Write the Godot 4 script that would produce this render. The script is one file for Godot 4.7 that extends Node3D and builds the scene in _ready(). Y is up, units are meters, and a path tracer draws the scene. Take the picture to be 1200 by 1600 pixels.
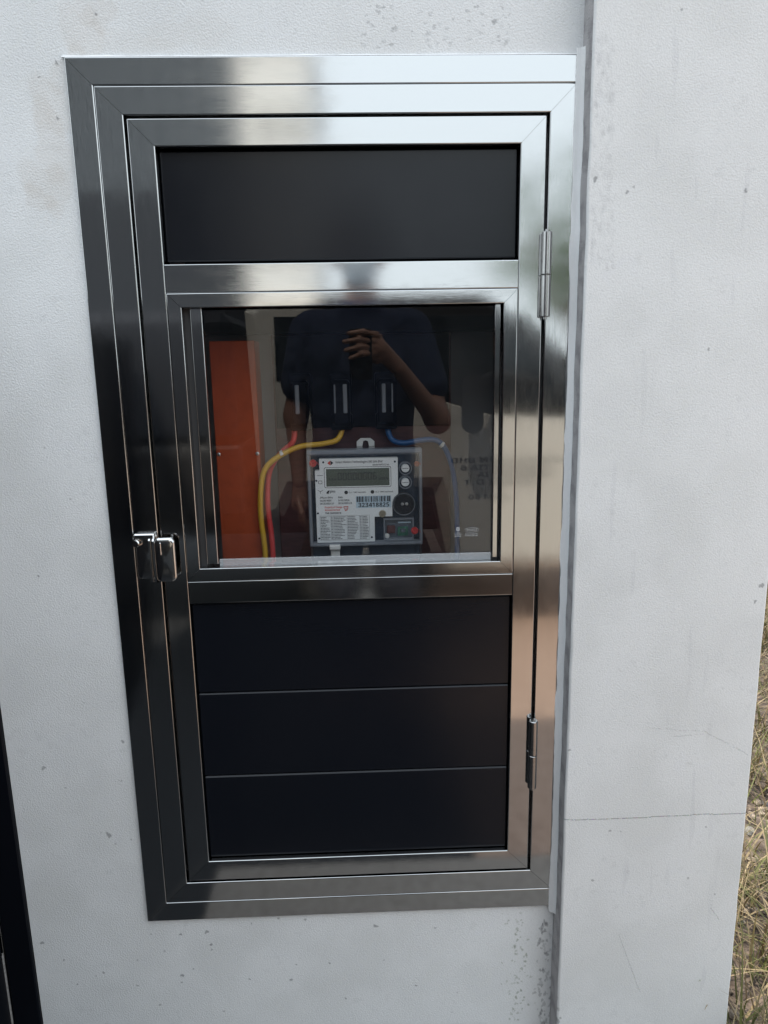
extends Node3D
# An electricity meter cabinet let into a painted wall; what its polished steel mirrors stands behind the camera.

const EYE := Vector3(0.4186, 1.3173, 1.1375)
const FOCAL := 1096.66
const FRAME_W := 0.75
const FRAME_TOP := 1.77
const FRAME_BOTTOM := 0.3257
const WALL_Z := -0.006
const PILLAR_X := 0.7585
const PILLAR_Z := 0.042

var rng := RandomNumberGenerator.new()
var mats := {}
var cam: Camera3D

# ---------------------------------------------------------------- mesh helper
class Shape:
	var v := PackedVector3Array()
	var n := PackedVector3Array()
	var t := PackedVector2Array()
	var t2 := PackedVector2Array()
	var c := PackedColorArray()
	var tint := Color.WHITE
	var colored := false
	func tri(a: Vector3, b: Vector3, d: Vector3, na: Vector3, nb: Vector3, nd: Vector3, ua := Vector2.ZERO, ub := Vector2.ZERO, ud := Vector2.ZERO) -> void:
		if (b - a).cross(d - a).dot(na + nb + nd) > 0.0:
			v.append_array([a, d, b]); n.append_array([na, nd, nb]); t.append_array([ua, ud, ub])
		else:
			v.append_array([a, b, d]); n.append_array([na, nb, nd]); t.append_array([ua, ub, ud])
		if colored: c.append_array([tint, tint, tint])
	func face(a: Vector3, b: Vector3, d: Vector3, out: Vector3) -> void:
		var m := (b - a).cross(d - a).normalized()
		if m.dot(out) < 0.0: m = -m
		tri(a, b, d, m, m, m)
	func quad(a: Vector3, b: Vector3, d: Vector3, e: Vector3, out: Vector3) -> void:
		face(a, b, d, out); face(a, d, e, out)
	func quad_uv(a: Vector3, b: Vector3, d: Vector3, e: Vector3, na: Vector3, nb: Vector3, nd: Vector3, ne: Vector3, ua: Vector2, ub: Vector2, ud: Vector2, ue: Vector2) -> void:
		tri(a, b, d, na, nb, nd, ua, ub, ud); tri(a, d, e, na, nd, ne, ua, ud, ue)
	# box with chamfered edges
	func box(lo: Vector3, hi: Vector3, b := 0.0) -> void:
		var s := hi - lo
		var mid := (lo + hi) / 2.0
		b = minf(b, minf(s.x, minf(s.y, s.z)) * 0.45)
		var h := s / 2.0
		for ax in 3:
			var u := (ax + 1) % 3
			var w := (ax + 2) % 3
			for sg in [-1.0, 1.0]:
				var q := []
				for k in [[-1, -1], [1, -1], [1, 1], [-1, 1]]:
					var p := Vector3.ZERO
					p[ax] = sg * h[ax]; p[u] = k[0] * (h[u] - b); p[w] = k[1] * (h[w] - b)
					q.append(mid + p)
				var o := Vector3.ZERO; o[ax] = sg
				quad(q[0], q[1], q[2], q[3], o)
			if b > 0.0:
				for su in [-1.0, 1.0]:
					for sw in [-1.0, 1.0]:
						var p := []
						for k in [[-1, 0], [1, 0], [1, 1], [-1, 1]]:
							var e := Vector3.ZERO
							e[ax] = k[0] * (h[ax] - b)
							e[u] = su * (h[u] - (0.0 if k[1] == 0 else b)); e[w] = sw * (h[w] - (b if k[1] == 0 else 0.0))
							p.append(mid + e)
						var o2 := Vector3.ZERO; o2[u] = su; o2[w] = sw
						quad(p[0], p[1], p[2], p[3], o2)
		if b > 0.0:
			for sx in [-1.0, 1.0]:
				for sy in [-1.0, 1.0]:
					for sz in [-1.0, 1.0]:
						face(mid + Vector3(sx * h.x, sy * (h.y - b), sz * (h.z - b)), mid + Vector3(sx * (h.x - b), sy * h.y, sz * (h.z - b)), mid + Vector3(sx * (h.x - b), sy * (h.y - b), sz * h.z), Vector3(sx, sy, sz))
	# polygon in x,y pushed along z, its front edge chamfered
	func prism(poly: PackedVector2Array, z0: float, z1: float, b := 0.0, back := true) -> void:
		if Geometry2D.is_polygon_clockwise(poly): poly.reverse()
		var k := poly.size()
		var inner := PackedVector2Array()
		var sgn := signf(z1 - z0)
		for i in k:
			var e0 := (poly[i] - poly[(i + k - 1) % k]).normalized()
			var e1 := (poly[(i + 1) % k] - poly[i]).normalized()
			var n0 := Vector2(-e0.y, e0.x)
			var n1 := Vector2(-e1.y, e1.x)
			var m := (n0 + n1).normalized()
			inner.append(poly[i] + m * (b / maxf(0.35, m.dot(n0))))
		for i in k:
			var j := (i + 1) % k
			var e := (poly[j] - poly[i]).normalized()
			var o := Vector3(e.y, -e.x, 0)
			var zb := z1 - sgn * b
			quad(Vector3(poly[i].x, poly[i].y, z0), Vector3(poly[j].x, poly[j].y, z0), Vector3(poly[j].x, poly[j].y, zb), Vector3(poly[i].x, poly[i].y, zb), o)
			if b > 0.0:
				quad(Vector3(poly[i].x, poly[i].y, zb), Vector3(poly[j].x, poly[j].y, zb), Vector3(inner[j].x, inner[j].y, z1), Vector3(inner[i].x, inner[i].y, z1), o + Vector3(0, 0, sgn))
		var ix := Geometry2D.triangulate_polygon(inner)
		for i in range(0, ix.size(), 3):
			var p := [inner[ix[i]], inner[ix[i + 1]], inner[ix[i + 2]]]
			face(Vector3(p[0].x, p[0].y, z1), Vector3(p[1].x, p[1].y, z1), Vector3(p[2].x, p[2].y, z1), Vector3(0, 0, sgn))
		if back:
			ix = Geometry2D.triangulate_polygon(poly)
			for i in range(0, ix.size(), 3):
				var p := [poly[ix[i]], poly[ix[i + 1]], poly[ix[i + 2]]]
				face(Vector3(p[0].x, p[0].y, z0), Vector3(p[1].x, p[1].y, z0), Vector3(p[2].x, p[2].y, z0), Vector3(0, 0, -sgn))
	# turned shape: rings [distance along axis, radius]
	func lathe(at: Vector3, axis: Vector3, rings: Array, seg := 20) -> void:
		axis = axis.normalized()
		var u := axis.cross(Vector3(0.31, 0.87, 0.39)).normalized()
		var w := axis.cross(u)
		for i in rings.size() - 1:
			var d0: float = rings[i][0]; var r0: float = rings[i][1]; var d1: float = rings[i + 1][0]; var r1: float = rings[i + 1][1]
			var slope := Vector2(d1 - d0, r1 - r0).normalized()
			for k in seg:
				var a0 := TAU * k / seg
				var a1 := TAU * (k + 1) / seg
				var e0 := u * cos(a0) + w * sin(a0)
				var e1 := u * cos(a1) + w * sin(a1)
				var m0 := e0 * slope.x - axis * slope.y
				var m1 := e1 * slope.x - axis * slope.y
				quad_uv(at + axis * d0 + e0 * r0, at + axis * d0 + e1 * r0, at + axis * d1 + e1 * r1, at + axis * d1 + e0 * r1, m0, m1, m1, m0, Vector2(d0, a0), Vector2(d0, a1), Vector2(d1, a1), Vector2(d1, a0))
	# round tube along a smooth line through points
	func tube(points: Array, radius: float, seg := 10, steps := 6) -> void:
		var line := []
		for i in points.size() - 1:
			var p0: Vector3 = points[maxi(0, i - 1)]
			var p3: Vector3 = points[mini(points.size() - 1, i + 2)]
			for s in steps:
				line.append((points[i] as Vector3).cubic_interpolate(points[i + 1], p0, p3, float(s) / steps))
		line.append(points[-1])
		var prev := []
		var u := Vector3.ZERO
		for i in line.size():
			var d: Vector3 = ((line[mini(i + 1, line.size() - 1)] as Vector3) - line[maxi(i - 1, 0)]).normalized()
			u = (d.cross(Vector3(0.2, 0.3, 0.9)) if i == 0 else u - d * u.dot(d)).normalized()
			var w := d.cross(u)
			var ring := []
			for k in seg:
				var e := u * cos(TAU * k / seg) + w * sin(TAU * k / seg)
				ring.append([line[i] + e * radius, e])
			if prev.size():
				for k in seg:
					var j := (k + 1) % seg
					quad_uv(prev[k][0], prev[j][0], ring[j][0], ring[k][0], prev[k][1], prev[j][1], ring[j][1], ring[k][1], Vector2.ZERO, Vector2.ZERO, Vector2.ZERO, Vector2.ZERO)
			prev = ring
	func mesh() -> ArrayMesh:
		var a := []
		a.resize(Mesh.ARRAY_MAX)
		a[Mesh.ARRAY_VERTEX] = v; a[Mesh.ARRAY_NORMAL] = n; a[Mesh.ARRAY_TEX_UV] = t
		if t2.size() == v.size(): a[Mesh.ARRAY_TEX_UV2] = t2
		if c.size() == v.size(): a[Mesh.ARRAY_COLOR] = c
		var m := ArrayMesh.new()
		m.add_surface_from_arrays(Mesh.PRIMITIVE_TRIANGLES, a)
		return m

func put(called: String, s, mat: Material, parent: Node = self, at := Vector3.ZERO) -> MeshInstance3D:
	var o := MeshInstance3D.new()
	o.name = called
	o.mesh = s.mesh() if s is Shape else s
	o.material_override = mat
	o.position = at
	parent.add_child(o, true)
	return o

func thing(called: String, at: Vector3, label: String, category: String, group := "") -> Node3D:
	var o := Node3D.new()
	o.name = called
	o.position = at
	add_child(o, true)
	return tag(o, label, category, group)

func tag(o: Node3D, label: String, category: String, group := "", kind := "") -> Node3D:
	if label: o.set_meta("label", label)
	if category: o.set_meta("category", category)
	if group: o.set_meta("group", group)
	if kind: o.set_meta("kind", kind)
	return o

func group_node(called: String, parent: Node3D) -> Node3D:
	var o := Node3D.new()
	o.name = called
	parent.add_child(o, true)
	return o

# where the sight line through a pixel of the photograph meets the upright plane z
func at(px: float, py: float, z: float) -> Vector3:
	var d := cam.basis * Vector3((px - 600.0) / FOCAL, -(py - 800.0) / FOCAL, -1.0)
	return EYE + d * ((z - EYE.z) / d.z)

func lettering(called: String, words: String, left: Vector3, height: float, width: float, mat: Material, parent: Node3D, turn := 0.0) -> MeshInstance3D:
	var m := TextMesh.new()
	var f := SystemFont.new()
	f.font_names = PackedStringArray(["Droid Sans"])
	f.font_weight = 700
	m.font = f
	m.text = words
	m.font_size = 32
	m.pixel_size = height / 23.0   # capitals are about 23 of 32 units tall
	m.depth = 0.0003
	m.curve_step = 2.0
	m.horizontal_alignment = HORIZONTAL_ALIGNMENT_LEFT
	m.vertical_alignment = VERTICAL_ALIGNMENT_CENTER
	var o := put(called, m, mat, parent, left)
	if width > 0.0:
		var got := m.get_aabb().size.x
		if got > 0.0: o.scale.x = width / got
	o.rotation.y = turn
	return o

# ---------------------------------------------------------------- materials
func noise(freq: float, sd: int, octaves := 4, kind := FastNoiseLite.TYPE_SIMPLEX_SMOOTH) -> FastNoiseLite:
	var f := FastNoiseLite.new()
	f.seed = sd; f.frequency = freq; f.noise_type = kind; f.fractal_octaves = octaves
	return f

func plain(called: String, lin: Color, rough: float, metal := 0.0) -> StandardMaterial3D:
	var m := StandardMaterial3D.new()
	m.resource_name = called
	m.albedo_color = lin.linear_to_srgb()
	m.roughness = rough
	m.metallic = metal
	mats[called] = m
	return m

func tex(im: Image) -> ImageTexture:
	return ImageTexture.create_from_image(im)

# grey noise picture with values from a to b
func grey(w: int, h: int, freq: float, sd: int, a: float, b: float, octaves := 4, stretch := Vector2.ONE) -> Image:
	var im := noise(freq, sd, octaves).get_seamless_image(int(w * stretch.x), int(h * stretch.y))
	if stretch != Vector2.ONE: im.resize(w, h, Image.INTERPOLATE_CUBIC)
	im.convert(Image.FORMAT_L8)
	var d := im.get_data()
	for i in d.size(): d[i] = int(clampf(lerpf(a, b, d[i] / 255.0), 0.0, 1.0) * 255.0)
	return Image.create_from_data(w, h, false, Image.FORMAT_L8, d)

func color_noise(w: int, freq: float, sd: int, stops: Array, octaves := 5) -> Image:
	var im := noise(freq, sd, octaves).get_seamless_image(w, w)
	im.convert(Image.FORMAT_L8)
	var d := im.get_data()
	var ramp := Gradient.new()
	ramp.offsets = PackedFloat32Array(); ramp.colors = PackedColorArray()
	var offs := PackedFloat32Array(); var cols := PackedColorArray()
	for s in stops: offs.append(s[0]); cols.append(s[1])
	ramp.offsets = offs; ramp.colors = cols
	var lut := []
	for i in 256: lut.append(ramp.sample(i / 255.0).linear_to_srgb())
	var o := PackedByteArray()
	o.resize(w * w * 3)
	for i in d.size():
		var c: Color = lut[d[i]]
		o[i * 3] = int(c.r * 255); o[i * 3 + 1] = int(c.g * 255); o[i * 3 + 2] = int(c.b * 255)
	return Image.create_from_data(w, w, false, Image.FORMAT_RGB8, o)

func make_materials() -> void:
	# polished stainless steel with drawn lines along each bar
	var steel := plain("steel", Color(0.53, 0.535, 0.535), 0.115, 1.0)
	# long drawn lines, cloudy wiping marks and stray scratches
	var lines := noise(0.35, 11, 3).get_seamless_image(48, 1024)
	lines.convert(Image.FORMAT_L8)
	lines.resize(1024, 1024, Image.INTERPOLATE_CUBIC)
	var wipe := noise(0.05, 12, 4).get_seamless_image(160, 64)
	wipe.convert(Image.FORMAT_L8)
	wipe.resize(1024, 1024, Image.INTERPOLATE_CUBIC)
	var ld := lines.get_data()
	var wd := wipe.get_data()
	var rough := PackedByteArray(); rough.resize(1048576)
	for i in 1048576:
		var a := ld[i] / 255.0
		var b := smoothstep(0.35, 0.75, wd[i] / 255.0)
		rough[i] = int(255.0 * clampf(0.16 + 0.72 * a + 0.16 * b * (0.5 + a), 0.0, 1.0))
	for i in 110:
		var p := Vector2(rng.randf() * 1024.0, rng.randf() * 1024.0)
		var dirn := Vector2(rng.randf_range(-1.0, 1.0), rng.randf_range(-3.5, 3.5))
		for k in rng.randi_range(20, 130):
			p += dirn * 0.6
			dirn.y *= 0.998
			var id := posmod(int(p.y), 1024) * 1024 + posmod(int(p.x), 1024)
			rough[id] = 255
	steel.roughness_texture = tex(Image.create_from_data(1024, 1024, false, Image.FORMAT_L8, rough))
	steel.roughness_texture_channel = BaseMaterial3D.TEXTURE_CHANNEL_RED
	steel.heightmap_enabled = true
	steel.heightmap_texture = tex(lines)
	steel.heightmap_scale = 0.0006
	steel.anisotropy_enabled = true
	steel.anisotropy = 0.6
	steel.uv1_scale = Vector3(1.3, 9.0, 1.0)
	var cast := plain("cast_steel", Color(0.70, 0.69, 0.68), 0.18, 1.0)
	cast.roughness_texture = tex(grey(256, 256, 0.03, 8, 0.5, 1.0)); cast.uv1_triplanar = true; cast.uv1_scale = Vector3(12, 12, 12)
	var hs := plain("hinge_steel", Color(0.42, 0.415, 0.41), 0.30, 1.0)
	hs.roughness_texture = cast.roughness_texture; hs.uv1_triplanar = true; hs.uv1_scale = Vector3(12, 12, 12)
	# satin black aluminium boards
	var board := plain("board", Color(0.0066, 0.0080, 0.0120), 0.24)
	board.metallic_specular = 0.40
	var grain := grey(512, 512, 0.02, 21, 0.0, 1.0, 4, Vector2(0.25, 6.0))
	board.heightmap_enabled = true
	board.heightmap_texture = tex(grain)
	board.heightmap_scale = 0.004
	board.roughness_texture = tex(grey(256, 256, 0.012, 4, 0.8, 1.0, 4))
	board.uv1_triplanar = true
	board.uv1_scale = Vector3(3, 3, 3)
	var gb := plain("gate_black", Color(0.004, 0.005, 0.008), 0.4)
	gb.metallic_specular = 0.3
	plain("gap_shade", Color(0.03, 0.03, 0.032), 0.7)  # near-black, painted in for the shade of the glazing gap
	plain("galvanised", Color(0.42, 0.42, 0.43), 0.5, 0.6)
	# glass
	var glass := plain("glass", Color(0.012, 0.016, 0.018), 0.0)
	glass.transparency = BaseMaterial3D.TRANSPARENCY_ALPHA
	glass.albedo_color.a = 0.06
	var clear := plain("clear_plastic", Color(0.75, 0.8, 0.85), 0.04)
	clear.transparency = BaseMaterial3D.TRANSPARENCY_ALPHA
	clear.albedo_color.a = 0.03
	var rim := plain("clear_rim", Color(0.42, 0.46, 0.52), 0.3)
	rim.transparency = BaseMaterial3D.TRANSPARENCY_ALPHA
	rim.albedo_color.a = 0.42
	# painted plaster: rolled grain from noise, marks from a picture computed below
	for who in ["wall_paint", "pillar_paint"]:
		var w := plain(who, Color(0.83, 0.84, 0.845) if who == "wall_paint" else Color(0.80, 0.805, 0.805), 0.85)
		w.uv1_world_triplanar = true
		w.uv1_triplanar = true
		w.uv1_scale = Vector3(2.1, 2.1, 2.1)
		w.albedo_texture = tex(color_noise(1024, 0.09, 31, [[0.2, Color(0.93, 0.93, 0.93)], [0.45, Color(0.985, 0.985, 0.985)], [0.8, Color(1, 1, 1)]], 4))
		w.heightmap_enabled = true
		w.heightmap_texture = mats.get("wall_grain") if mats.has("wall_grain") else tex(grey(1024, 1024, 0.13, 33, 0.0, 1.0, 3))
		mats["wall_grain"] = w.heightmap_texture
		w.heightmap_scale = 0.062 if who == "wall_paint" else 0.04
		w.detail_enabled = true
		w.detail_blend_mode = BaseMaterial3D.BLEND_MODE_MUL
		w.detail_uv_layer = BaseMaterial3D.DETAIL_UV_2
	mats["wall_paint"].detail_albedo = tex(wall_marks())
	mats["pillar_paint"].detail_albedo = mats["wall_paint"].detail_albedo
	var sealant := plain("sealant", Color(0.86, 0.865, 0.87), 0.5)
	sealant.heightmap_enabled = true; sealant.heightmap_texture = mats["wall_grain"]; sealant.heightmap_scale = 0.05
	sealant.uv1_triplanar = true; sealant.uv1_scale = Vector3(4, 1, 4)
	# inside of the cabinet
	plain("housing", Color(0.24, 0.24, 0.25), 0.5)
	var bd := plain("maroon_board", Color(0.065, 0.016, 0.018), 0.5)
	bd.albedo_texture = tex(color_noise(512, 0.02, 41, [[0.2, Color(0.6, 0.6, 0.6)], [0.8, Color(1, 1, 1)]])); bd.uv1_triplanar = true; bd.uv1_scale = Vector3(2, 14, 2)
	var orp := plain("orange_paint", Color(0.44, 0.072, 0.020), 0.42)
	orp.albedo_texture = tex(color_noise(512, 0.02, 45, [[0.2, Color(0.88, 0.87, 0.86)], [0.5, Color(0.98, 0.98, 0.98)], [0.8, Color(1, 1, 1)]])); orp.uv1_triplanar = true; orp.uv1_scale = Vector3(3, 3, 3)
	plain("zinc", Color(0.6, 0.6, 0.6), 0.35, 1.0)
	plain("white_plastic", Color(0.72, 0.72, 0.70), 0.45)
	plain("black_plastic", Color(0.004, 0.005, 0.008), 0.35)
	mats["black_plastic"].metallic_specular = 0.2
	plain("meter_blue", Color(0.014, 0.026, 0.048), 0.4)
	mats["meter_blue"].metallic_specular = 0.3
	plain("label_white", Color(0.84, 0.87, 0.88), 0.5)
	plain("label_blue", Color(0.54, 0.68, 0.78), 0.5)
	plain("print_black", Color(0.02, 0.02, 0.025), 0.6)
	plain("print_grey", Color(0.03, 0.03, 0.035), 0.6)
	plain("print_red", Color(0.60, 0.05, 0.03), 0.6)
	plain("liquid_crystal", Color(0.105, 0.125, 0.10), 0.25)
	plain("seal_red", Color(0.55, 0.02, 0.02), 0.3)
	plain("seal_brown", Color(0.30, 0.07, 0.03), 0.35)
	plain("circuit_green", Color(0.03, 0.14, 0.09), 0.4)
	plain("circuit_brown", Color(0.10, 0.03, 0.03), 0.4)
	plain("wire_red", Color(0.62, 0.06, 0.06), 0.4)
	plain("wire_yellow", Color(0.62, 0.36, 0.03), 0.4)
	plain("wire_blue", Color(0.006, 0.07, 0.21), 0.4)
	plain("foil", Color(0.5, 0.47, 0.36), 0.3, 0.8)
	var frosted := plain("etching", Color(0.7, 0.72, 0.74), 0.7)
	frosted.transparency = BaseMaterial3D.TRANSPARENCY_ALPHA
	frosted.albedo_color.a = 0.3
	# the place in front of the wall
	var soil := plain("soil", Color(1, 1, 1), 0.95)
	soil.albedo_texture = tex(color_noise(1024, 0.02, 51, [[0.15, Color(0.05, 0.037, 0.03)], [0.5, Color(0.11, 0.082, 0.065)], [0.85, Color(0.20, 0.155, 0.125)]], 6))
	soil.uv1_triplanar = true; soil.uv1_world_triplanar = true; soil.uv1_scale = Vector3(0.9, 0.9, 0.9)
	soil.heightmap_enabled = true; soil.heightmap_texture = tex(grey(512, 512, 0.03, 52, 0, 1, 5)); soil.heightmap_scale = 2.0
	var lat := plain("laterite", Color(1, 1, 1), 0.95)
	lat.albedo_texture = tex(color_noise(512, 0.03, 55, [[0.15, Color(0.24, 0.165, 0.125)], [0.5, Color(0.31, 0.215, 0.165)], [0.85, Color(0.36, 0.26, 0.205)]], 6))
	lat.uv1_triplanar = true; lat.uv1_world_triplanar = true; lat.uv1_scale = Vector3(1.3, 1.3, 1.3)
	var apr := plain("apron", Color(1, 1, 1), 0.9)
	apr.albedo_texture = tex(color_noise(512, 0.05, 57, [[0.15, Color(0.17, 0.15, 0.135)], [0.5, Color(0.22, 0.195, 0.175)], [0.85, Color(0.26, 0.235, 0.21)]], 6))
	apr.uv1_triplanar = true; apr.uv1_world_triplanar = true; apr.uv1_scale = Vector3(1.3, 1.3, 1.3)
	plain("side_grey", Color(0.46, 0.445, 0.45), 0.95)  # darker grey for the pillar's inner side, blotched at random
	mats["side_grey"].heightmap_enabled = true; mats["side_grey"].heightmap_texture = mats["wall_grain"]; mats["side_grey"].heightmap_scale = 0.12
	mats["side_grey"].albedo_texture = tex(color_noise(512, 0.02, 58, [[0.2, Color(0.68, 0.68, 0.69)], [0.5, Color(0.94, 0.94, 0.94)], [0.75, Color(1, 1, 1)]], 5))
	mats["side_grey"].uv1_triplanar = true; mats["side_grey"].uv1_world_triplanar = true; mats["side_grey"].uv1_scale = Vector3(2, 2, 2)
	var tar := plain("asphalt", Color(1, 1, 1), 0.9)
	tar.albedo_texture = tex(color_noise(512, 0.12, 61, [[0.2, Color(0.009, 0.010, 0.012)], [0.8, Color(0.028, 0.030, 0.034)]], 4))
	tar.uv1_triplanar = true; tar.uv1_world_triplanar = true; tar.uv1_scale = Vector3(1.2, 1.2, 1.2)
	plain("cream_paint", Color(0.52, 0.49, 0.44), 0.35)
	mats["cream_paint"].clearcoat_enabled = true; mats["cream_paint"].clearcoat = 0.6; mats["cream_paint"].clearcoat_roughness = 0.08
	plain("canvas", Color(0.008, 0.011, 0.018), 0.8)
	plain("truck_black", Color(0.02, 0.02, 0.022), 0.5)
	plain("tinted_glass", Color(0.01, 0.014, 0.018), 0.05)
	plain("tyre", Color(0.018, 0.018, 0.018), 0.85)
	plain("rim", Color(0.5, 0.5, 0.5), 0.35, 0.9)
	plain("lamp_red", Color(0.4, 0.02, 0.02), 0.2)
	plain("lamp_clear", Color(0.7, 0.7, 0.7), 0.1)
	plain("skin", Color(0.21, 0.108, 0.075), 0.55)
	plain("navy_cloth", Color(0.010, 0.018, 0.045), 0.9)
	plain("dark_cloth", Color(0.012, 0.014, 0.022), 0.9)
	for k in ["navy_cloth", "dark_cloth"]:
		var folds := mats[k] as StandardMaterial3D
		folds.heightmap_enabled = true
		folds.heightmap_texture = mats["cloth_folds"] if mats.has("cloth_folds") else tex(grey(256, 256, 0.012, 63, 0, 1, 3))
		mats["cloth_folds"] = folds.heightmap_texture
		folds.heightmap_scale = 3.0; folds.uv1_triplanar = true; folds.uv1_scale = Vector3(2.5, 1.6, 2.5)
	plain("hair", Color(0.012, 0.010, 0.009), 0.6)
	plain("shoe", Color(0.03, 0.028, 0.026), 0.6)
	plain("phone_black", Color(0.01, 0.01, 0.012), 0.15)
	plain("facade_grey", Color(0.17, 0.20, 0.235), 0.8)
	plain("facade_navy", Color(0.022, 0.028, 0.038), 0.8)
	plain("facade_dark", Color(0.02, 0.024, 0.03), 0.7)
	plain("facade_white", Color(0.72, 0.72, 0.70), 0.8)
	plain("facade_pale", Color(0.80, 0.81, 0.80), 0.8)
	plain("blind", Color(0.50, 0.51, 0.50), 0.5)
	plain("bark", Color(0.12, 0.09, 0.065), 0.9)
	for q in [["stone_pale", Color(0.48, 0.45, 0.40)], ["stone_grey", Color(0.30, 0.28, 0.26)], ["stone_brown", Color(0.26, 0.19, 0.14)]]:
		var sm := plain(q[0], q[1], 0.9)
		sm.heightmap_enabled = true; sm.heightmap_texture = mats["wall_grain"]; sm.heightmap_scale = 0.4; sm.uv1_triplanar = true; sm.uv1_scale = Vector3(9, 9, 9)
	for k in ["leaf", "blade"]:
		var l := plain(k, Color(1, 1, 1), 0.7)
		l.vertex_color_use_as_albedo = true
		l.cull_mode = BaseMaterial3D.CULL_DISABLED
		l.backlight_enabled = true
		l.backlight = Color(0.35, 0.38, 0.2)

# marks on the paint: specks, scrapes, bare mortar, cracks, where the photograph has them. 1.5 m by 2 m, from x = -0.3
func wall_marks() -> Image:
	var w := 1152
	var h := 1536
	var k := 768.0
	var blot := grey(w / 2, h / 2, 0.012, 71, 0.0, 1.0, 5)
	var fine := grey(w / 2, h / 2, 0.09, 72, 0.0, 1.0, 3)
	blot.resize(w, h); fine.resize(w, h)
	var broad := grey(w / 8, h / 8, 0.03, 73, 0.0, 1.0, 4)
	broad.resize(w, h, Image.INTERPOLATE_CUBIC)
	var xd := broad.get_data()
	var bd := blot.get_data()
	var fd := fine.get_data()
	var px := PackedFloat32Array()
	px.resize(w * h * 3)
	for i in w * h:
		var b := bd[i] / 255.0
		var f := fd[i] / 255.0
		var g := 0.955 + 0.045 * smoothstep(0.25, 0.65, b)
		g -= 0.05 * smoothstep(0.66, 0.8, f) * smoothstep(0.45, 0.7, b)
		g -= 0.03 * smoothstep(0.48, 0.72, xd[i] / 255.0)
		px[i * 3] = g; px[i * 3 + 1] = g * 1.0; px[i * 3 + 2] = g * (0.992 + 0.012 * b)
	var spot := func(p: Vector3, r: float, depth: float, tone: Color, tall := 1.0):
		var cx := (p.x + 0.3) * k
		var cy := (2.0 - p.y) * k
		var rr := r * k
		var ph := rng.randf() * 9.0
		for y in range(maxi(0, int(cy - rr * tall * 1.6)), mini(h, int(cy + rr * tall * 1.6) + 1)):
			for x in range(maxi(0, int(cx - rr * 1.6)), mini(w, int(cx + rr * 1.6) + 1)):
				var dx := (x + 0.5 - cx) / rr
				var dy := (y + 0.5 - cy) / (rr * tall)
				var a := atan2(dy, dx)
				var e := 1.0 + 0.25 * sin(a * 2.0 + ph) + 0.18 * sin(a * 3.0 + ph * 2.3) + 0.12 * sin(a * 5.0 + ph)
				var d := sqrt(dx * dx + dy * dy) / e
				if d < 1.0:
					var s := depth * (1.0 - smoothstep(0.72, 1.0, d)) * (0.7 + 0.5 * fd[y * w + x] / 255.0)
					var i := (y * w + x) * 3
					px[i] *= lerpf(1.0, tone.r, s); px[i + 1] *= lerpf(1.0, tone.g, s); px[i + 2] *= lerpf(1.0, tone.b, s)
	var dirt := Color(0.22, 0.22, 0.23)
	var moss := Color(0.28, 0.32, 0.22)
	for s in [[323, 1456, 5], [330, 1476, 3.5], [331, 1484, 2.5], [282, 1460, 3.5], [236, 1460, 2.5], [257, 1486, 2.5], [302, 1514, 2], [285, 1524, 4.5], [284, 1535, 2.5], [455, 1531, 4], [435, 1435, 3], [215, 1540, 3.5], [393, 1443, 2.5], [477, 1437, 3], [463, 1507, 2.5], [587, 1447, 6], [68, 1200, 6], [102, 1231, 2.5], [170, 1305, 6], [158, 1301, 2], [180, 1318, 2], [192, 1159, 3.5], [66, 1473, 5], [162, 1520, 3.5], [121, 1538, 2.5], [150, 1525, 2.5], [205, 1312, 2], [190, 1220, 2], [90, 185, 3], [61, 120, 2.5], [88, 98, 3], [150, 22, 3], [515, 1505, 3], [600, 1500, 2], [680, 1450, 3], [650, 1540, 3], [390, 1530, 3], [540, 1560, 3], [350, 1580, 3], [250, 1570, 3], [100, 1500, 2.5], [215, 1500, 2.5], [70, 700, 2], [60, 900, 2.5], [110, 780, 2]]:
		spot.call(at(s[0], s[1], WALL_Z), s[2] * 0.00075, 0.6, dirt, rng.randf_range(0.8, 1.5))
	# growth below the sealant corner
	for i in 100:
		var q := at(rng.randfn(806, 10), rng.randf_range(1425, 1600), WALL_Z)
		spot.call(q, rng.randf_range(0.0008, 0.0028), rng.randf_range(0.2, 0.6), moss, rng.randf_range(0.8, 1.6))
	for i in 90:
		var q := at(rng.randfn(850, 7), rng.randf_range(1440, 1600), WALL_Z)
		spot.call(q, rng.randf_range(0.001, 0.0035), rng.randf_range(0.2, 0.55), dirt, rng.randf_range(1.0, 2.6))
	# smudges above the top bar
	for i in 70:
		var q := at(rng.randf_range(560, 800), rng.randf_range(8, 74), WALL_Z)
		spot.call(q, rng.randf_range(0.001, 0.0045), rng.randf_range(0.12, 0.4), dirt, rng.randf_range(0.5, 1.0))
	for i in 60:
		var q := Vector3(rng.randf_range(-0.25, 0.76), rng.randf_range(0.02, 1.98), 0)
		spot.call(q, rng.randf_range(0.0005, 0.0015), rng.randf_range(0.2, 0.6), dirt, rng.randf_range(0.7, 1.8))
	# bare mortar at the frame's upper corner: outlined smears of warm grey
	var mortar := Color(0.90, 0.865, 0.83)
	for s in [[88, 170, 32, 1.2], [85, 230, 30, 1.5], [75, 290, 30, 1.2], [115, 110, 28, 1.0], [130, 55, 24, 1.8], [150, 20, 22, 1.2], [60, 310, 18, 1.0], [205, 66, 40, 0.4], [300, 50, 50, 0.45]]:
		spot.call(at(s[0], s[1], WALL_Z), s[2] * 0.00125, 0.45 if s[0] < 160 else 0.2, mortar, s[3])
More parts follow.
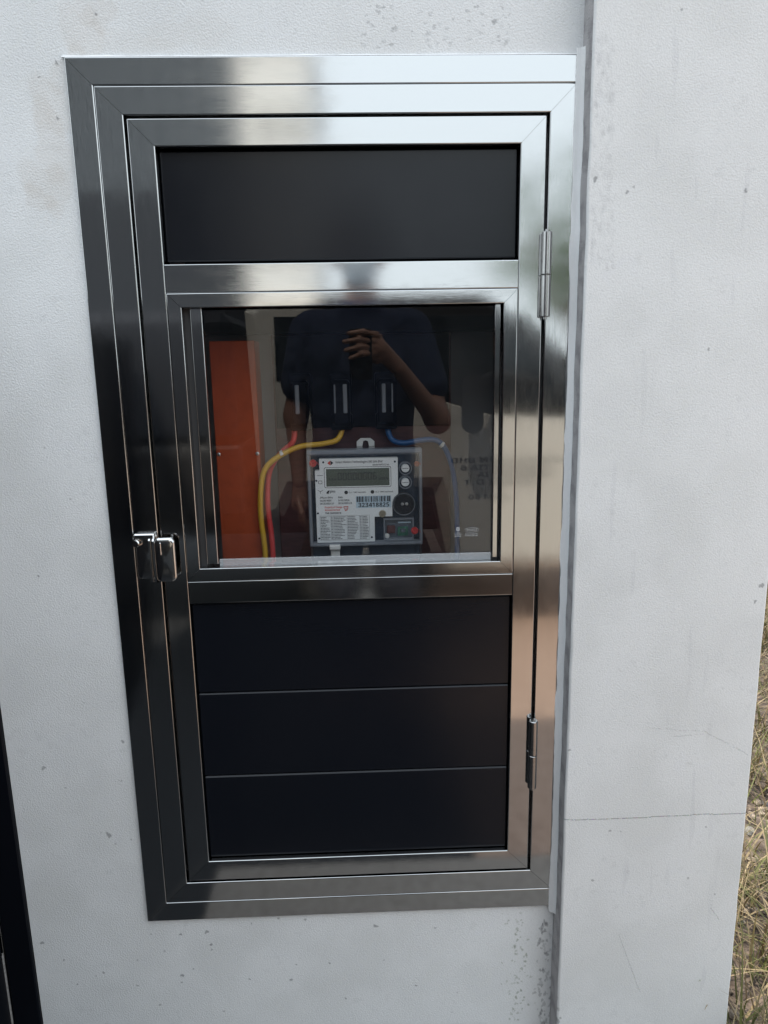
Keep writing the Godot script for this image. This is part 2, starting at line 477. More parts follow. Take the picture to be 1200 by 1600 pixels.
	# pillar: cracks, specks, streaks
	var crack := func(a: Vector2, b: Vector2, depth: float, wander: float, gaps: float):
		var n := int(a.distance_to(b) * k)
		var off := 0.0
		for i in n:
			off = clampf(off + rng.randf_range(-0.5, 0.5) * wander, -wander * 5.0, wander * 5.0)
			var p := a.lerp(b, float(i) / n)
			var x := int((p.x + 0.3) * k)
			var y := int((2.0 - p.y) * k + off)
			if x < 0 or y < 0 or x >= w or y >= h or rng.randf() < gaps: continue
			for c in 3: px[(y * w + x) * 3 + c] *= 1.0 - depth * rng.randf_range(0.6, 1.0)
	var pz := func(x: float, y: float) -> Vector2:
		var p := at(x, y, PILLAR_Z)
		return Vector2(p.x, p.y)
	crack.call(pz.call(878, 1281), pz.call(1176, 1271), 0.72, 0.3, 0.05)
	crack.call(pz.call(1015, 1137), pz.call(1100, 1142), 0.25, 1.0, 0.3)
	crack.call(pz.call(1100, 1142), pz.call(1170, 1176), 0.35, 0.9, 0.2)
	crack.call(pz.call(1050, 1150), pz.call(1102, 1142), 0.25, 1.0, 0.3)
	crack.call(pz.call(967, 1460), pz.call(1000, 1548), 0.35, 0.5, 0.15)
	crack.call(pz.call(1110, 1418), pz.call(1124, 1438), 0.4, 0.5, 0.2)
	for s in [[1107, 546, 2.5], [925, 1375, 2], [1075, 1372, 2.5], [1103, 1292, 2], [1117, 1397, 2], [953, 1298, 2.5], [970, 1299, 2], [890, 1172, 2.5], [927, 1376, 2], [1190, 915, 5], [1180, 940, 3], [1065, 15, 2], [980, 300, 3], [990, 292, 2], [930, 280, 4], [1165, 298, 3]]:
		spot.call(at(s[0], s[1], PILLAR_Z), s[2] * 0.0009, 0.6, dirt, 1.1)
	# grey rubbed bands: roller overlaps and grime along the pillar's edge
	for i in 260:
		var q := at(rng.randf_range(925, 960) - 0.02 * i * 0.5, rng.randf_range(60, 420), PILLAR_Z)
		spot.call(q, rng.randf_range(0.0012, 0.004), rng.randf_range(0.02, 0.09), dirt, rng.randf_range(1.0, 3.0))
	for i in 34:
		var q := at(rng.randf_range(940, 1180), rng.randf_range(0, 1550), PILLAR_Z)
		spot.call(q, rng.randf_range(0.002, 0.006), rng.randf_range(0.04, 0.12), Color(0.5, 0.5, 0.55), rng.randf_range(5.0, 16.0))
	var o := PackedByteArray()
	o.resize(w * h * 3)
	for i in w * h * 3: o[i] = int(clampf(pow(px[i], 1.0 / 2.2), 0.0, 1.0) * 255.0)
	return Image.create_from_data(w, h, false, Image.FORMAT_RGB8, o)

func mark_uv(s: Shape) -> void:
	s.t2.clear()
	for p in s.v: s.t2.append(Vector2((p.x + 0.3) / 1.5, (2.0 - p.y) / 2.0))

# ---------------------------------------------------------------- steel bars
# a square tube laid along u from o; v points across it towards the opening; m0 and m1 are 1 at a mitred end, 0 at a square one
func bar(called: String, o: Vector3, u: Vector3, v: Vector3, length: float, w: float, d: float, m0: float, m1: float, parent: Node3D, r := 0.0018, mat: Material = null, gap := 0.00025) -> MeshInstance3D:
	var prof := []   # [across, depth, normal across, normal front]
	prof.append([0.0, -d, -1.0, 0.0])
	for i in 5:
		var a := PI / 2 * i / 4.0
		prof.append([r - r * cos(a), -r + r * sin(a), -cos(a), sin(a)])
	for i in 5:
		var a := PI / 2 * i / 4.0
		prof.append([w - r + r * sin(a), -r + r * cos(a), sin(a), cos(a)])
	prof.append([w, -d, 1.0, 0.0])
	var s := Shape.new()
	var z := Vector3(0, 0, 1)
	var shift := Vector2(rng.randf() * 7.0, rng.randf() * 7.0)
	var run := 0.0
	# a drawn tube is never quite flat: each leans a hair
	var lean := rng.randf_range(-0.0012, 0.0012)
	for i in prof.size() - 1:
		var p: Array = prof[i]
		var q: Array = prof[i + 1]
		var step := Vector2(q[0] - p[0], q[1] - p[1]).length()
		var np: Vector3 = (v * p[2] + z * p[3] + v * lean).normalized()
		var nq: Vector3 = (v * q[2] + z * q[3] + v * lean).normalized()
		var a0: float = m0 * p[0] + gap; var a1: float = length - m1 * p[0] - gap
		var b0: float = m0 * q[0] + gap; var b1: float = length - m1 * q[0] - gap
		var base_p: Vector3 = o + v * p[0] + z * p[1]
		var base_q: Vector3 = o + v * q[0] + z * q[1]
		s.quad_uv(base_p + u * a0, base_p + u * a1, base_q + u * b1, base_q + u * b0, np, np, nq, nq, Vector2(a0, run) + shift, Vector2(a1, run) + shift, Vector2(b1, run + step) + shift, Vector2(b0, run + step) + shift)
		run += step
	for e in 2:   # end faces and back
		var k := PackedVector3Array()
		for p in prof: k.append(o + v * p[0] + z * p[1] + u * ((m0 * p[0] + gap) if e == 0 else (length - m1 * p[0] - gap)))
		for i in range(1, k.size() - 1): s.face(k[0], k[i], k[i + 1], u * (-1.0 if e == 0 else 1.0))
	s.quad(o - z * d + u * gap, o - z * d + u * (length - gap), o - z * d + v * w + u * (length - m1 * w - gap), o - z * d + v * w + u * (m0 * w + gap), -z)
	return put(called, s, mat if mat else mats["steel"], parent)

# four mitred bars round a rectangle
func ring(called: String, x0: float, x1: float, y0: float, y1: float, z: float, w: float, d: float, parent: Node3D, r := 0.0018, mat: Material = null) -> void:
	bar(called, Vector3(x0, y1, z), Vector3.RIGHT, Vector3.DOWN, x1 - x0, w, d, 1, 1, parent, r, mat)
	bar(called, Vector3(x0, y0, z), Vector3.RIGHT, Vector3.UP, x1 - x0, w, d, 1, 1, parent, r, mat)
	bar(called, Vector3(x0, y0, z), Vector3.UP, Vector3.RIGHT, y1 - y0, w, d, 1, 1, parent, r, mat)
	bar(called, Vector3(x1, y0, z), Vector3.UP, Vector3.LEFT, y1 - y0, w, d, 1, 1, parent, r, mat)

func rounded(x0: float, x1: float, y0: float, y1: float, r: float, seg := 5) -> PackedVector2Array:
	var p := PackedVector2Array()
	for c in [[x1 - r, y1 - r, 0.0], [x0 + r, y1 - r, PI / 2], [x0 + r, y0 + r, PI], [x1 - r, y0 + r, PI * 1.5]]:
		for i in seg + 1:
			var a: float = c[2] + PI / 2 * i / seg
			p.append(Vector2(c[0] + r * cos(a), c[1] + r * sin(a)))
	return p

# plate with a softly domed face and rolled edge
func pillow(s: Shape, poly: PackedVector2Array, z0: float, z1: float) -> void:
	var c := Vector2.ZERO
	for p in poly: c += p / poly.size()
	var h := z1 - z0
	var prof := [[1.0, 0.0, 90.0], [1.0, 0.45, 90.0], [0.985, 0.68, 60.0], [0.955, 0.84, 38.0], [0.91, 0.93, 20.0], [0.84, 0.975, 9.0], [0.6, 1.0, 4.0], [0.3, 1.02, 2.0], [0.001, 1.03, 0.0]]
	var k := poly.size()
	for i in prof.size() - 1:
		for j in k:
			var q := []
			for w in [[i, j], [i, (j + 1) % k], [i + 1, (j + 1) % k], [i + 1, j]]:
				var r: Array = prof[w[0]]
				var p: Vector2 = c + (poly[w[1]] - c) * r[0]
				var e: Vector2 = (poly[(w[1] + 1) % k] - poly[(w[1] + k - 1) % k]).normalized()
				var a := deg_to_rad(r[2])
				q.append([Vector3(p.x, p.y, z0 + h * r[1]), Vector3(e.y * sin(a), -e.x * sin(a), cos(a))])
			s.quad_uv(q[0][0], q[1][0], q[2][0], q[3][0], q[0][1], q[1][1], q[2][1], q[3][1], Vector2.ZERO, Vector2.ZERO, Vector2.ZERO, Vector2.ZERO)

func circle(c: Vector2, r: float, seg := 20) -> PackedVector2Array:
	var p := PackedVector2Array()
	for i in seg: p.append(c + Vector2(cos(TAU * i / seg), sin(TAU * i / seg)) * r)
	return p

# ---------------------------------------------------------------- wall, pillar, ground
func build_setting() -> void:
	var g := Shape.new()
	var e := 90.0
	g.quad(Vector3(-e, 0, -e), Vector3(e, 0, -e), Vector3(e, 0, e), Vector3(-e, 0, e), Vector3.UP)
	tag(put("ground", g, mats["soil"]), "", "", "", "structure")
	var dr := Shape.new()
	dr.box(Vector3(-6.0, 0.0005, WALL_Z - 0.8), Vector3(0.0, 0.012, 14.0), 0.004)
	dr.box(Vector3(0.0005, 0.0005, 0.55), Vector3(0.70, 0.012, 14.0), 0.004)  # stretch added to cut the light bounced up into the cabinet
	tag(put("driveway", dr, mats["asphalt"]), "", "", "", "structure")
	var fc := Shape.new()
	fc.box(Vector3(0.7005, 0.0005, 0.5505), Vector3(9.0, 0.010, 14.0), 0.004)
	tag(put("forecourt", fc, mats["laterite"]), "", "", "", "structure")
	var ap := Shape.new()
	ap.box(Vector3(0.0005, 0.0005, WALL_Z + 0.05), Vector3(9.0, 0.011, 0.5495), 0.004)
	tag(put("pavement", ap, mats["apron"]), "", "", "", "structure")
	# wall with the opening for the cabinet
	var s := Shape.new()
	var z := WALL_Z
	var top := 2.32
	var hx0 := 0.004
	var hy0 := FRAME_BOTTOM + 0.004
	var hy1 := FRAME_TOP - 0.004
	var x0 := -0.2175
	var f := Vector3(0, 0, 1)
	s.quad(Vector3(x0, 0, z), Vector3(hx0, 0, z), Vector3(hx0, top, z), Vector3(x0, top, z), f)
	s.quad(Vector3(hx0, hy1, z), Vector3(PILLAR_X, hy1, z), Vector3(PILLAR_X, top, z), Vector3(hx0, top, z), f)
	s.quad(Vector3(hx0, 0, z), Vector3(PILLAR_X, 0, z), Vector3(PILLAR_X, hy0, z), Vector3(hx0, hy0, z), f)
	var hx1 := 0.7555
	s.quad(Vector3(hx1, hy0, z), Vector3(PILLAR_X, hy0, z), Vector3(PILLAR_X, hy1, z), Vector3(hx1, hy1, z), f)
	var b := z - 0.26
	s.quad(Vector3(hx0, hy0, z), Vector3(hx0, hy1, z), Vector3(hx0, hy1, b), Vector3(hx0, hy0, b), Vector3.RIGHT)
	s.quad(Vector3(hx1, hy0, z), Vector3(hx1, hy1, z), Vector3(hx1, hy1, b), Vector3(hx1, hy0, b), Vector3.LEFT)
	s.quad(Vector3(hx0, hy1, z), Vector3(hx1, hy1, z), Vector3(hx1, hy1, b), Vector3(hx0, hy1, b), Vector3.DOWN)
	s.quad(Vector3(hx0, hy0, z), Vector3(hx1, hy0, z), Vector3(hx1, hy0, b), Vector3(hx0, hy0, b), Vector3.UP)
	s.quad(Vector3(x0, top, z), Vector3(PILLAR_X, top, z), Vector3(PILLAR_X, top, b), Vector3(x0, top, b), Vector3.UP)
	s.quad(Vector3(x0, 0, b), Vector3(PILLAR_X, 0, b), Vector3(PILLAR_X, top, b), Vector3(x0, top, b), -f)
	s.quad(Vector3(x0, 0, z), Vector3(x0, top, z), Vector3(x0, top, b), Vector3(x0, 0, b), Vector3.LEFT)
	mark_uv(s)
	tag(put("plastered_wall", s, mats["wall_paint"]), "grey-white painted plaster wall that the steel cabinet is let into", "wall")
	# pillar standing a little proud of the wall, its corners worn
	var pillar := thing("gate_pillar", Vector3.ZERO, "pale painted pillar with a thin level crack, standing proud beside the cabinet hinges", "pillar")
	var p := Shape.new()
	var side_strip := Shape.new()
	var px1 := 1.0845
	var h := 2.45
	var wob := noise(9.0, 91, 3)
	var rows := 60
	for side in 2:
		var prev := []
		for i in rows + 1:
			var y := h * i / rows
			var k := 0.0035 + 0.0012 * wob.get_noise_2d(y, side * 5.0)
			var j := 0.0016 * wob.get_noise_2d(y * 2.0, side * 9.0 + 3.0)
			var x := (PILLAR_X + j) if side == 0 else (px1 + j)
			var sg := 1.0 if side == 0 else -1.0
			var now := [Vector3(x, y, b - 0.02), Vector3(x, y, PILLAR_Z - k), Vector3(x + sg * k * 0.3, y, PILLAR_Z - k * 0.3), Vector3(x + sg * k, y, PILLAR_Z), Vector3((PILLAR_X + px1) / 2, y, PILLAR_Z)]
			if i > 0:
				var ns := [Vector3(-sg, 0, 0), Vector3(-sg, 0, 0.2).normalized(), Vector3(-sg, 0, 1).normalized(), Vector3(-sg * 0.2, 0, 1).normalized(), f]
				for q in 4:
					var na: Vector3 = ns[q]; var nb: Vector3 = ns[q + 1]
					if q == 0: nb = na
					if q == 3: na = nb
					(side_strip if q == 0 and side == 0 else p).quad_uv(prev[q], prev[q + 1], now[q + 1], now[q], na, nb, nb, na, Vector2.ZERO, Vector2.ZERO, Vector2.ZERO, Vector2.ZERO)
			prev = now
	p.quad(Vector3(PILLAR_X, h, b - 0.02), Vector3(px1, h, b - 0.02), Vector3(px1, h, PILLAR_Z), Vector3(PILLAR_X, h, PILLAR_Z), Vector3.UP)
	p.quad(Vector3(PILLAR_X, 0, b - 0.02), Vector3(px1, 0, b - 0.02), Vector3(px1, h, b - 0.02), Vector3(PILLAR_X, h, b - 0.02), -f)
	mark_uv(p)
	put("painted_faces", p, mats["pillar_paint"], pillar)
	put("grey_side", side_strip, mats["side_grey"], pillar).set_meta("label", "blotchy grey side")

# ---------------------------------------------------------------- cabinet
func build_cabinet() -> void:
	var c := thing("meter_cabinet", Vector3.ZERO, "polished stainless steel meter cabinet with black boards and a glazed door", "cabinet")
	var w0 := 0.038
	var w1 := 0.0397
	var deep := 0.036
	# outer band, cut off where it meets the pillar
	var ht := FRAME_TOP - FRAME_BOTTOM
	bar("outer_frame_bar", Vector3(0, FRAME_TOP, 0), Vector3.RIGHT, Vector3.DOWN, FRAME_W, w0, deep, 1, 0, c)
	bar("outer_frame_bar", Vector3(0, FRAME_BOTTOM, 0), Vector3.RIGHT, Vector3.UP, FRAME_W, w0, deep, 1, 0, c)
	bar("outer_frame_bar", Vector3(0, FRAME_BOTTOM, 0), Vector3.UP, Vector3.RIGHT, ht, w0, deep, 1, 1, c)
	ring("inner_frame_bar", w0 + 0.0004, FRAME_W, FRAME_BOTTOM + w0 + 0.0004, FRAME_TOP - w0 - 0.0004, 0.0, w1, deep, c)
	# lining behind the bars
	var x0 := 0.082
	var x1 := 0.706
	var y0 := FRAME_BOTTOM + 0.082
	var y1 := FRAME_TOP - 0.082
	var back := -0.245
	var in0 := 0.112
	var in1 := 0.676
	for q in [["housing_back", Vector3(in0, y0, back - 0.003), Vector3(in1, y1, back)], ["housing_side", Vector3(in0 - 0.003, y0, back), Vector3(in0, y1, -0.040)], ["housing_side", Vector3(in1, y0, back), Vector3(in1 + 0.003, y1, -0.040)], ["housing_top", Vector3(in0, y1 - 0.03, back), Vector3(in1, y1 - 0.027, -0.040)], ["housing_floor", Vector3(in0, y0 + 0.027, back), Vector3(in1, y0 + 0.03, -0.040)]]:
		var hs := Shape.new()
		hs.box(q[1], q[2], 0.0008)
		put(q[0], hs, mats["housing"], c)
	# dark rebate behind the gap round the door
	var reb := Shape.new()
	for q in [[0.076, 0.1085, y0 - 0.006, y1 + 0.006], [0.6795, 0.712, y0 - 0.006, y1 + 0.006]]:
		reb.box(Vector3(q[0], q[2], -0.045), Vector3(q[1], q[3], -0.0395))
	for q in [[y0 - 0.006, y0 + 0.0265], [y1 - 0.0265, y1 + 0.006]]:
		reb.box(Vector3(0.109, q[0], -0.045), Vector3(0.679, q[1], -0.0395))
	put("door_rebate", reb, mats["galvanised"], c)
	var bs := Shape.new()
	bs.box(Vector3(0.254, 0.72, -0.222), Vector3(0.587, 1.56, -0.2), 0.002)
	put("backboard", bs, mats["maroon_board"], c)
	var shade_fill := Shape.new()
	shade_fill.box(Vector3(0.258, 1.214, -0.1995), Vector3(0.583, 1.384, -0.196), 0.001)
	put("shade_fill_panel", shade_fill, mats["black_plastic"], c)  # added black sheet: paints the shade behind the fuses
	shade_fill = Shape.new()
	shade_fill.box(Vector3(0.1125, 1.385, -0.215), Vector3(0.6755, 1.60, -0.170), 0.002)
	put("shade_fill_block", shade_fill, mats["black_plastic"], c)  # added black block: paints the unlit top of the inside
	# door
	var d := group_node("door", c)
	var dl := 0.0822
	var drt := 0.7058
	var dt := 1.6878
	var db := 0.4079
	var rw := 0.0387
	ring("door_bar", dl, drt, db, dt, 0.0, rw, deep, d)
	var il := dl + rw + 0.0003
	var ir := drt - rw - 0.0003
	var it := dt - rw
	var ib := db + rw
	bar("cross_bar", Vector3(il, 1.4828, 0), Vector3.RIGHT, Vector3.DOWN, ir - il, 0.0424, deep, 0, 0, d)
	bar("cross_bar", Vector3(il, 0.9770, 0), Vector3.RIGHT, Vector3.DOWN, ir - il, 0.0385, deep, 0, 0, d)
	ring("window_bar", il, ir, 0.9776, 1.4398, 0.0012, 0.0218, 0.030, d, 0.0014)
	# boards
	var pan := Shape.new()
	pan.box(Vector3(il + 0.0005, 1.4885, -0.034), Vector3(ir - 0.0005, it - 0.002, -0.016), 0.002)
	put("top_board", pan, mats["board"], d)
	var seams := [0.9355, 0.7715, 0.6120, ib + 0.001]
	for i in 3:
		var sl := Shape.new()
		sl.box(Vector3(il + 0.0005, seams[i + 1] + 0.0006, -0.032), Vector3(ir - 0.0005, seams[i] - 0.0006, -0.009), 0.0022)
		put("board", sl, mats["board"], d)
	var bk := Shape.new()
	bk.box(Vector3(il, ib, -0.036), Vector3(ir, 0.938, -0.0335))
	put("backing_sheet", bk, mats["galvanised"], d)
	# glazing: bead, dark strip painting the shaded gap, pane
	var wl := il + 0.0218
	var wr := ir - 0.0218
	var wb := 0.9776 + 0.0218
	var wt := 1.4398 - 0.0218
	bar("gap_shade_strip", Vector3(wl - 0.001, wb, -0.015), Vector3.UP, Vector3.RIGHT, wt - wb, 0.0103, 0.003, 0, 0, d, 0.001, mats["gap_shade"])
	bar("glazing_strip", Vector3(0.1525, wb + 0.004, -0.012), Vector3.UP, Vector3.RIGHT, wt - wb - 0.004, 0.0185, 0.005, 0, 0, d, 0.0014)
	bar("glazing_strip", Vector3(0.6335, wb + 0.004, -0.012), Vector3.UP, Vector3.RIGHT, wt - wb - 0.004, 0.0095, 0.005, 0, 0, d, 0.0014)
	bar("glazing_strip", Vector3(0.173, wb - 0.001, -0.013), Vector3.RIGHT, Vector3.UP, 0.459, 0.0125, 0.004, 0, 0, d, 0.0010, mats["etching"])
	var gl := Shape.new()
	gl.box(Vector3(wl + 0.002, wb + 0.002, -0.0235), Vector3(wr - 0.002, wt - 0.002, -0.0185))
	put("glass_pane", gl, mats["glass"], d)
	# maker's marks etched low on the pane
	var et := Shape.new()
	var c1 := at(737, 828, -0.018)
	var oval := []
	for i in 29: oval.append(c1 + Vector3(0.0117 * cos(TAU * i / 28.0), 0.0042 * sin(TAU * i / 28.0), 0))
	et.tube(oval, 0.00035, 4, 1)
	var c2 := at(715.5, 827, -0.018)
	et.prism(PackedVector2Array([Vector2(c2.x - 0.0033, c2.y + 0.003), Vector2(c2.x, c2.y + 0.0042), Vector2(c2.x + 0.0033, c2.y + 0.003), Vector2(c2.x + 0.003, c2.y - 0.002), Vector2(c2.x, c2.y - 0.0044), Vector2(c2.x - 0.003, c2.y - 0.002)]), c2.z, c2.z + 0.0002)
	for q in [[0.0, 0.0036, 0.0062], [0.0, 0.0066, 0.0082], [0.0, 0.0042, 0.0102], [0.0, 0.006, 0.0122]]:
		et.box(c2 + Vector3(-q[1], -q[2] - 0.0007, 0), c2 + Vector3(q[1], -q[2] + 0.0002, 0.0002))
	lettering("etched_letters", "PFGBOCT", c1 + Vector3(-0.0085, 0, 0.0002), 0.0042, 0.017, mats["etching"], d)
	for q in [[-0.0115, -0.0085], [-0.007, -0.0015], [0.0, 0.005], [0.0065, 0.0105]]:
		for k in [0.0068, 0.0098]: et.box(c1 + Vector3(q[0], -k - 0.0009, 0), c1 + Vector3(q[1], -k + 0.0004, 0.0002))
	put("etched_mark", et, mats["etching"], d)
	# sealant along the pillar and over the top bar, run on by hand
	var se := Shape.new()
	var wob := noise(14.0, 17, 3)
	var prev := []
	for i in 161:
		var y := FRAME_BOTTOM - 0.012 + (FRAME_TOP - FRAME_BOTTOM + 0.02) * i / 160.0
		var spill := 0.0012 + 0.0014 * wob.get_noise_1d(y) + 0.0018 * smoothstep(0.15, 0.5, wob.get_noise_1d(y * 0.45 + 30.0)) + 0.002 * smoothstep(1.3, 1.6, y)
		var bulge := 0.0045 + 0.0012 * wob.get_noise_1d(y * 1.7 + 60.0)
		var now := [Vector3(FRAME_W - spill, y, 0.0002), Vector3(FRAME_W - spill + 0.001, y, 0.0012), Vector3(FRAME_W + 0.003, y, bulge * 0.62), Vector3(FRAME_W + 0.006, y, bulge * 1.1), Vector3(PILLAR_X + 0.0003, y, bulge * 1.9)]
		if i > 0:
			for k in 4:
				var m: Vector3 = (now[k + 1] - now[k]).cross(Vector3.UP).normalized()
				if m.z < 0.0: m = -m
				se.quad_uv(prev[k], prev[k + 1], now[k + 1], now[k], m, m, m, m, Vector2.ZERO, Vector2.ZERO, Vector2.ZERO, Vector2.ZERO)
		prev = now
	put("sealant_bead", se, mats["sealant"], c)
	var st := Shape.new()
	prev = []
	for i in 161:
		var x := -0.004 + (FRAME_W + 0.008) * i / 160.0
		var up := 0.0035 + 0.0014 * wob.get_noise_1d(x * 1.3 + 9.0)
		var now := [Vector3(x, FRAME_TOP + 0.0002, -0.0012), Vector3(x, FRAME_TOP + up * 0.6, -0.0028), Vector3(x, FRAME_TOP + up, WALL_Z + 0.0001)]
		if i > 0:
			for k in 2:
				st.quad_uv(prev[k], prev[k + 1], now[k + 1], now[k], Vector3(0, 0.6, 1).normalized(), Vector3(0, 0.8, 1).normalized(), Vector3(0, 0.8, 1).normalized(), Vector3(0, 0.6, 1).normalized(), Vector2.ZERO, Vector2.ZERO, Vector2.ZERO, Vector2.ZERO)
		prev = now
	put("sealant_bead", st, mats["sealant"], c)
	# hinges: a welded barrel in two halves round a pin
	for q in [[1.5210, 1.3955, 0.7082], [0.7095, 0.5795, 0.7072]]:
		var hg := group_node("hinge", c)
		var top: float = q[0]; var bot: float = q[1]
		var mid := (top + bot) / 2.0
		var r := 0.0078
		var cx: float = q[2]
		var upper := Shape.new()
		upper.lathe(Vector3(cx, mid + 0.0006, r + 0.0012), Vector3.UP, [[0.0, 0.0], [0.0, r - 0.0006], [0.0006, r], [top - mid - 0.001, r], [top - mid, r - 0.001], [top - mid, 0.0]], 24)
		put("knuckle", upper, mats["hinge_steel"], hg)
		var lower := Shape.new()
		lower.lathe(Vector3(cx, bot, r + 0.0012), Vector3.UP, [[0.0, 0.0], [0.0, r - 0.001], [0.001, r], [mid - bot - 0.0012, r], [mid - bot - 0.0006, r - 0.0006], [mid - bot - 0.0006, 0.0]], 24)
		put("knuckle", lower, mats["hinge_steel"], hg)
		var pin := Shape.new()
		pin.lathe(Vector3(cx, bot - 0.004, r + 0.0012), Vector3.UP, [[0.0, 0.0], [0.0, 0.0032], [top - bot + 0.008, 0.0032], [top - bot + 0.0085, 0.0]], 14)
		put("pin", pin, mats["hinge_steel"], hg)
		var leaf := Shape.new()
		leaf.box(Vector3(cx - 0.006, bot + 0.002, -0.001), Vector3(cx - 0.001, mid - 0.003, 0.004), 0.0006)
		leaf.box(Vector3(cx + 0.001, mid + 0.003, -0.001), Vector3(cx + 0.006, top - 0.002, 0.004), 0.0006)
		put("weld_leaf", leaf, mats["hinge_steel"], hg)
	# toggle latch across the gap
	var la := group_node("latch", c)
	var pl := Shape.new()
	pillow(pl, rounded(0.0405, 0.0765, 0.984, 1.0635, 0.006, 6), 0.0002, 0.0035)
	put("base_plate", pl, mats["cast_steel"], la)
	var kn := Shape.new()
	kn.prism(rounded(0.041, 0.075, 1.0535, 1.0635, 0.003), 0.0028, 0.0125, 0.002)
	kn.lathe(Vector3(0.0465, 1.0475, 0.0028), Vector3(-0.25, 0, 1), [[0.0, 0.0066], [0.009, 0.0066], [0.011, 0.0055], [0.0115, 0.0]], 18)
	put("pivot_bolt", kn, mats["cast_steel"], la)
	for q in [[0.0655, 0.0684, 0.015], [0.0728, 0.0757, 0.019]]:
		var ch := Shape.new()
		var yz := rounded(0.9805, 1.0565, 0.0026, q[2], 0.006)
		# cheek plates stand on edge: build in (y, z) and push along x
		var k := yz.size()
		for i in k:
			var j := (i + 1) % k
			ch.quad(Vector3(q[0], yz[i].x, yz[i].y), Vector3(q[0], yz[j].x, yz[j].y), Vector3(q[1], yz[j].x, yz[j].y), Vector3(q[1], yz[i].x, yz[i].y), Vector3(0, yz[i].x - 1.018, yz[i].y - 0.009))
			ch.face(Vector3(q[0], 1.0185, 0.009), Vector3(q[0], yz[i].x, yz[i].y), Vector3(q[0], yz[j].x, yz[j].y), Vector3.LEFT)
			ch.face(Vector3(q[1], 1.0185, 0.009), Vector3(q[1], yz[i].x, yz[i].y), Vector3(q[1], yz[j].x, yz[j].y), Vector3.RIGHT)
		put("cheek", ch, mats["cast_steel"], la)
	var hp := Shape.new()
	pillow(hp, rounded(0.0755, 0.1080, 0.9830, 1.0575, 0.0085, 8), 0.0125, 0.0195)
	put("hasp_plate", hp, mats["cast_steel"], la)
	var sl2 := Shape.new()
	sl2.prism(rounded(0.0845, 0.0870, 1.0290, 1.0500, 0.0012), 0.0190, 0.0212, 0.0006)
	put("hasp_rib", sl2, mats["cast_steel"], la)
	var stp := Shape.new()
	stp.tube([Vector3(0.0915, 0.996, 0.0002), Vector3(0.0915, 0.996, 0.012), Vector3(0.0915, 1.002, 0.0165), Vector3(0.0915, 1.036, 0.0165), Vector3(0.0915, 1.042, 0.012), Vector3(0.0915, 1.042, 0.0002)], 0.0022, 10, 5)
	put("staple", stp, mats["cast_steel"], la)

